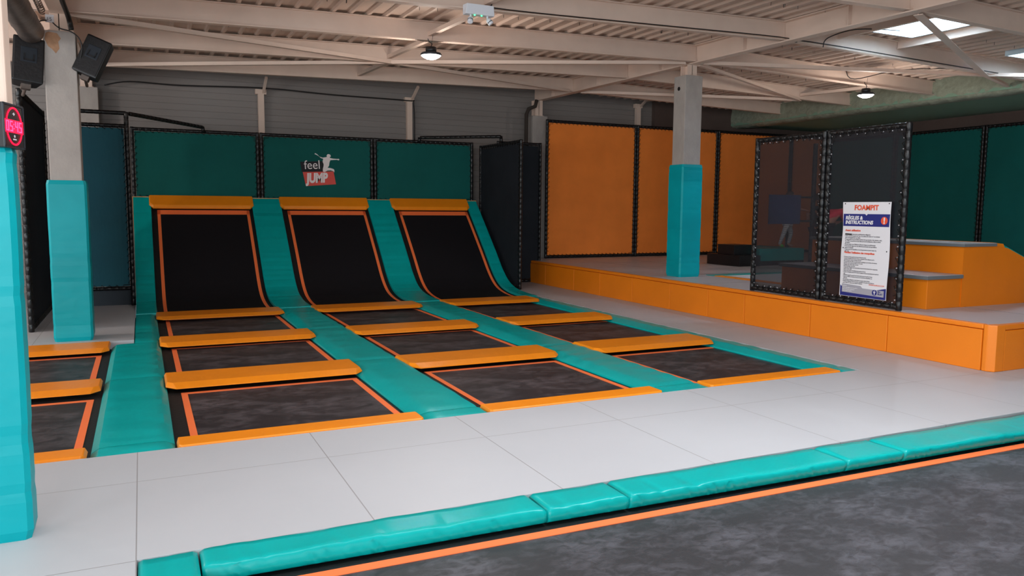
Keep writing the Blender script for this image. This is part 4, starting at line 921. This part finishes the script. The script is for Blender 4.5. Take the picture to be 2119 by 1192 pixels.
person('person in black clothes standing by the black stand post behind the net', (12.28, 11.5, .505), JC, 1.0, None, (-.7, -.7, 0),
       [('black_top', 'dark_cloth', TOR+ARM+[('chest', 'neck')], .012), ('trousers', 'dark_cloth', LEG, .014), ('shoes', 'dark_cloth', [('anL', 'toL')], .012), ('shoes', 'dark_cloth', [('anR', 'toR')], .012)])

# ------------------------------------------------------------------ windows out of view and lights
def area(name, loc, rot, sx, sy, power, col=(1, 1, 1), spread=None):
    l = bpy.data.lights.new(name, 'AREA'); l.shape = 'RECTANGLE'; l.size = sx; l.size_y = sy; l.energy = power; l.color = col
    if spread: l.spread = spread
    o = bpy.data.objects.new(name, l); C.objects.link(o); o.location = loc; o.rotation_euler = rot; return o
area('daylight_left_windows', (-8.95, 4.3, 2.3), (0, -PI/2, 0), 2.4, 15, 370, (.95, .98, 1.0))
area('daylight_front_windows', (-.5, -6.45, 2.0), (PI/2, 0, 0), 8, 3.1, 90, (.97, .98, 1.0))
for x, y, p in ((.6, 2.4, 34), (4.6, 2.8, 118), (-3.2, 2.2, 17), (2.6, 5.0, 38)): area('added_overhead_light', (x, y, zd(x, y)-.08), (0, 0, 0), 1.1, 1.1, p, (.94, .97, 1.0))  # unseen panels under the closed deck, added to brighten floor, bars and near column
area('front_left_fill', (-3.2, -6.4, 1.8), (PI/2, 0, 0), 3.5, 3.2, 380, (.80, .93, 1.0))  # unseen lamp added at the front left to brighten the near teal column
for x, y in ((10.6, 8.2), (13.97, 8.14)):
    l = bpy.data.lights.new('added_overhead_light', 'POINT'); l.energy = 45; l.shadow_soft_size = .0; l.color = (.85, .95, 1)  # point light added inside each visible skylight well to light its lining
    o = bpy.data.objects.new('added_overhead_light', l); C.objects.link(o); o.location = (x, y, 4.9)
def spot(x, y, z, p):
    l = bpy.data.lights.new('lamp_glow', 'POINT'); l.energy = p; l.shadow_soft_size = .14; l.color = (1, .9, .82)
    o = bpy.data.objects.new('lamp_glow', l); C.objects.link(o); o.location = (x, y, z)
spot(3.93, 11.10, 3.78, 30); spot(12.55, 10.78, 3.76, 35); spot(-5.2, 11.5, 3.6, 130)
W = bpy.data.worlds.new('world'); bpy.context.scene.world = W; W.use_nodes = True
W.node_tree.nodes['Background'].inputs[0].default_value = (.8, .9, 1, 1); W.node_tree.nodes['Background'].inputs[1].default_value = .4

# ------------------------------------------------------------------ camera
yaw, pitch, roll, f = .4437, .1019, -.008, 1610.5
cy, sy, cp, sp = math.cos(yaw), math.sin(yaw), math.cos(pitch), math.sin(pitch)
fw = Vector((sy*cp, cy*cp, -sp)); rt = Vector((cy, -sy, 0)); dn = fw.cross(rt)
c, s = math.cos(roll), math.sin(roll); R0 = c*rt+s*dn; D0 = -s*rt+c*dn
cam = bpy.data.cameras.new('camera'); cam.sensor_width = 36; cam.lens = f/2119*36; cam.clip_start = .05
co = bpy.data.objects.new('camera', cam); C.objects.link(co)
co.matrix_world = Matrix(((R0.x, -D0.x, -fw.x, 0), (R0.y, -D0.y, -fw.y, 0), (R0.z, -D0.z, -fw.z, 1.7), (0, 0, 0, 1)))
sc = bpy.context.scene; sc.camera = co
sc.view_settings.view_transform = 'Standard'; sc.view_settings.look = 'None'; sc.view_settings.gamma = 1; sc.view_settings.use_curve_mapping = False
sc.view_settings.exposure = 0.70
sc.cycles.use_denoising = True; sc.cycles.max_bounces = 8; sc.cycles.diffuse_bounces = 5; sc.cycles.sample_clamp_indirect = 6
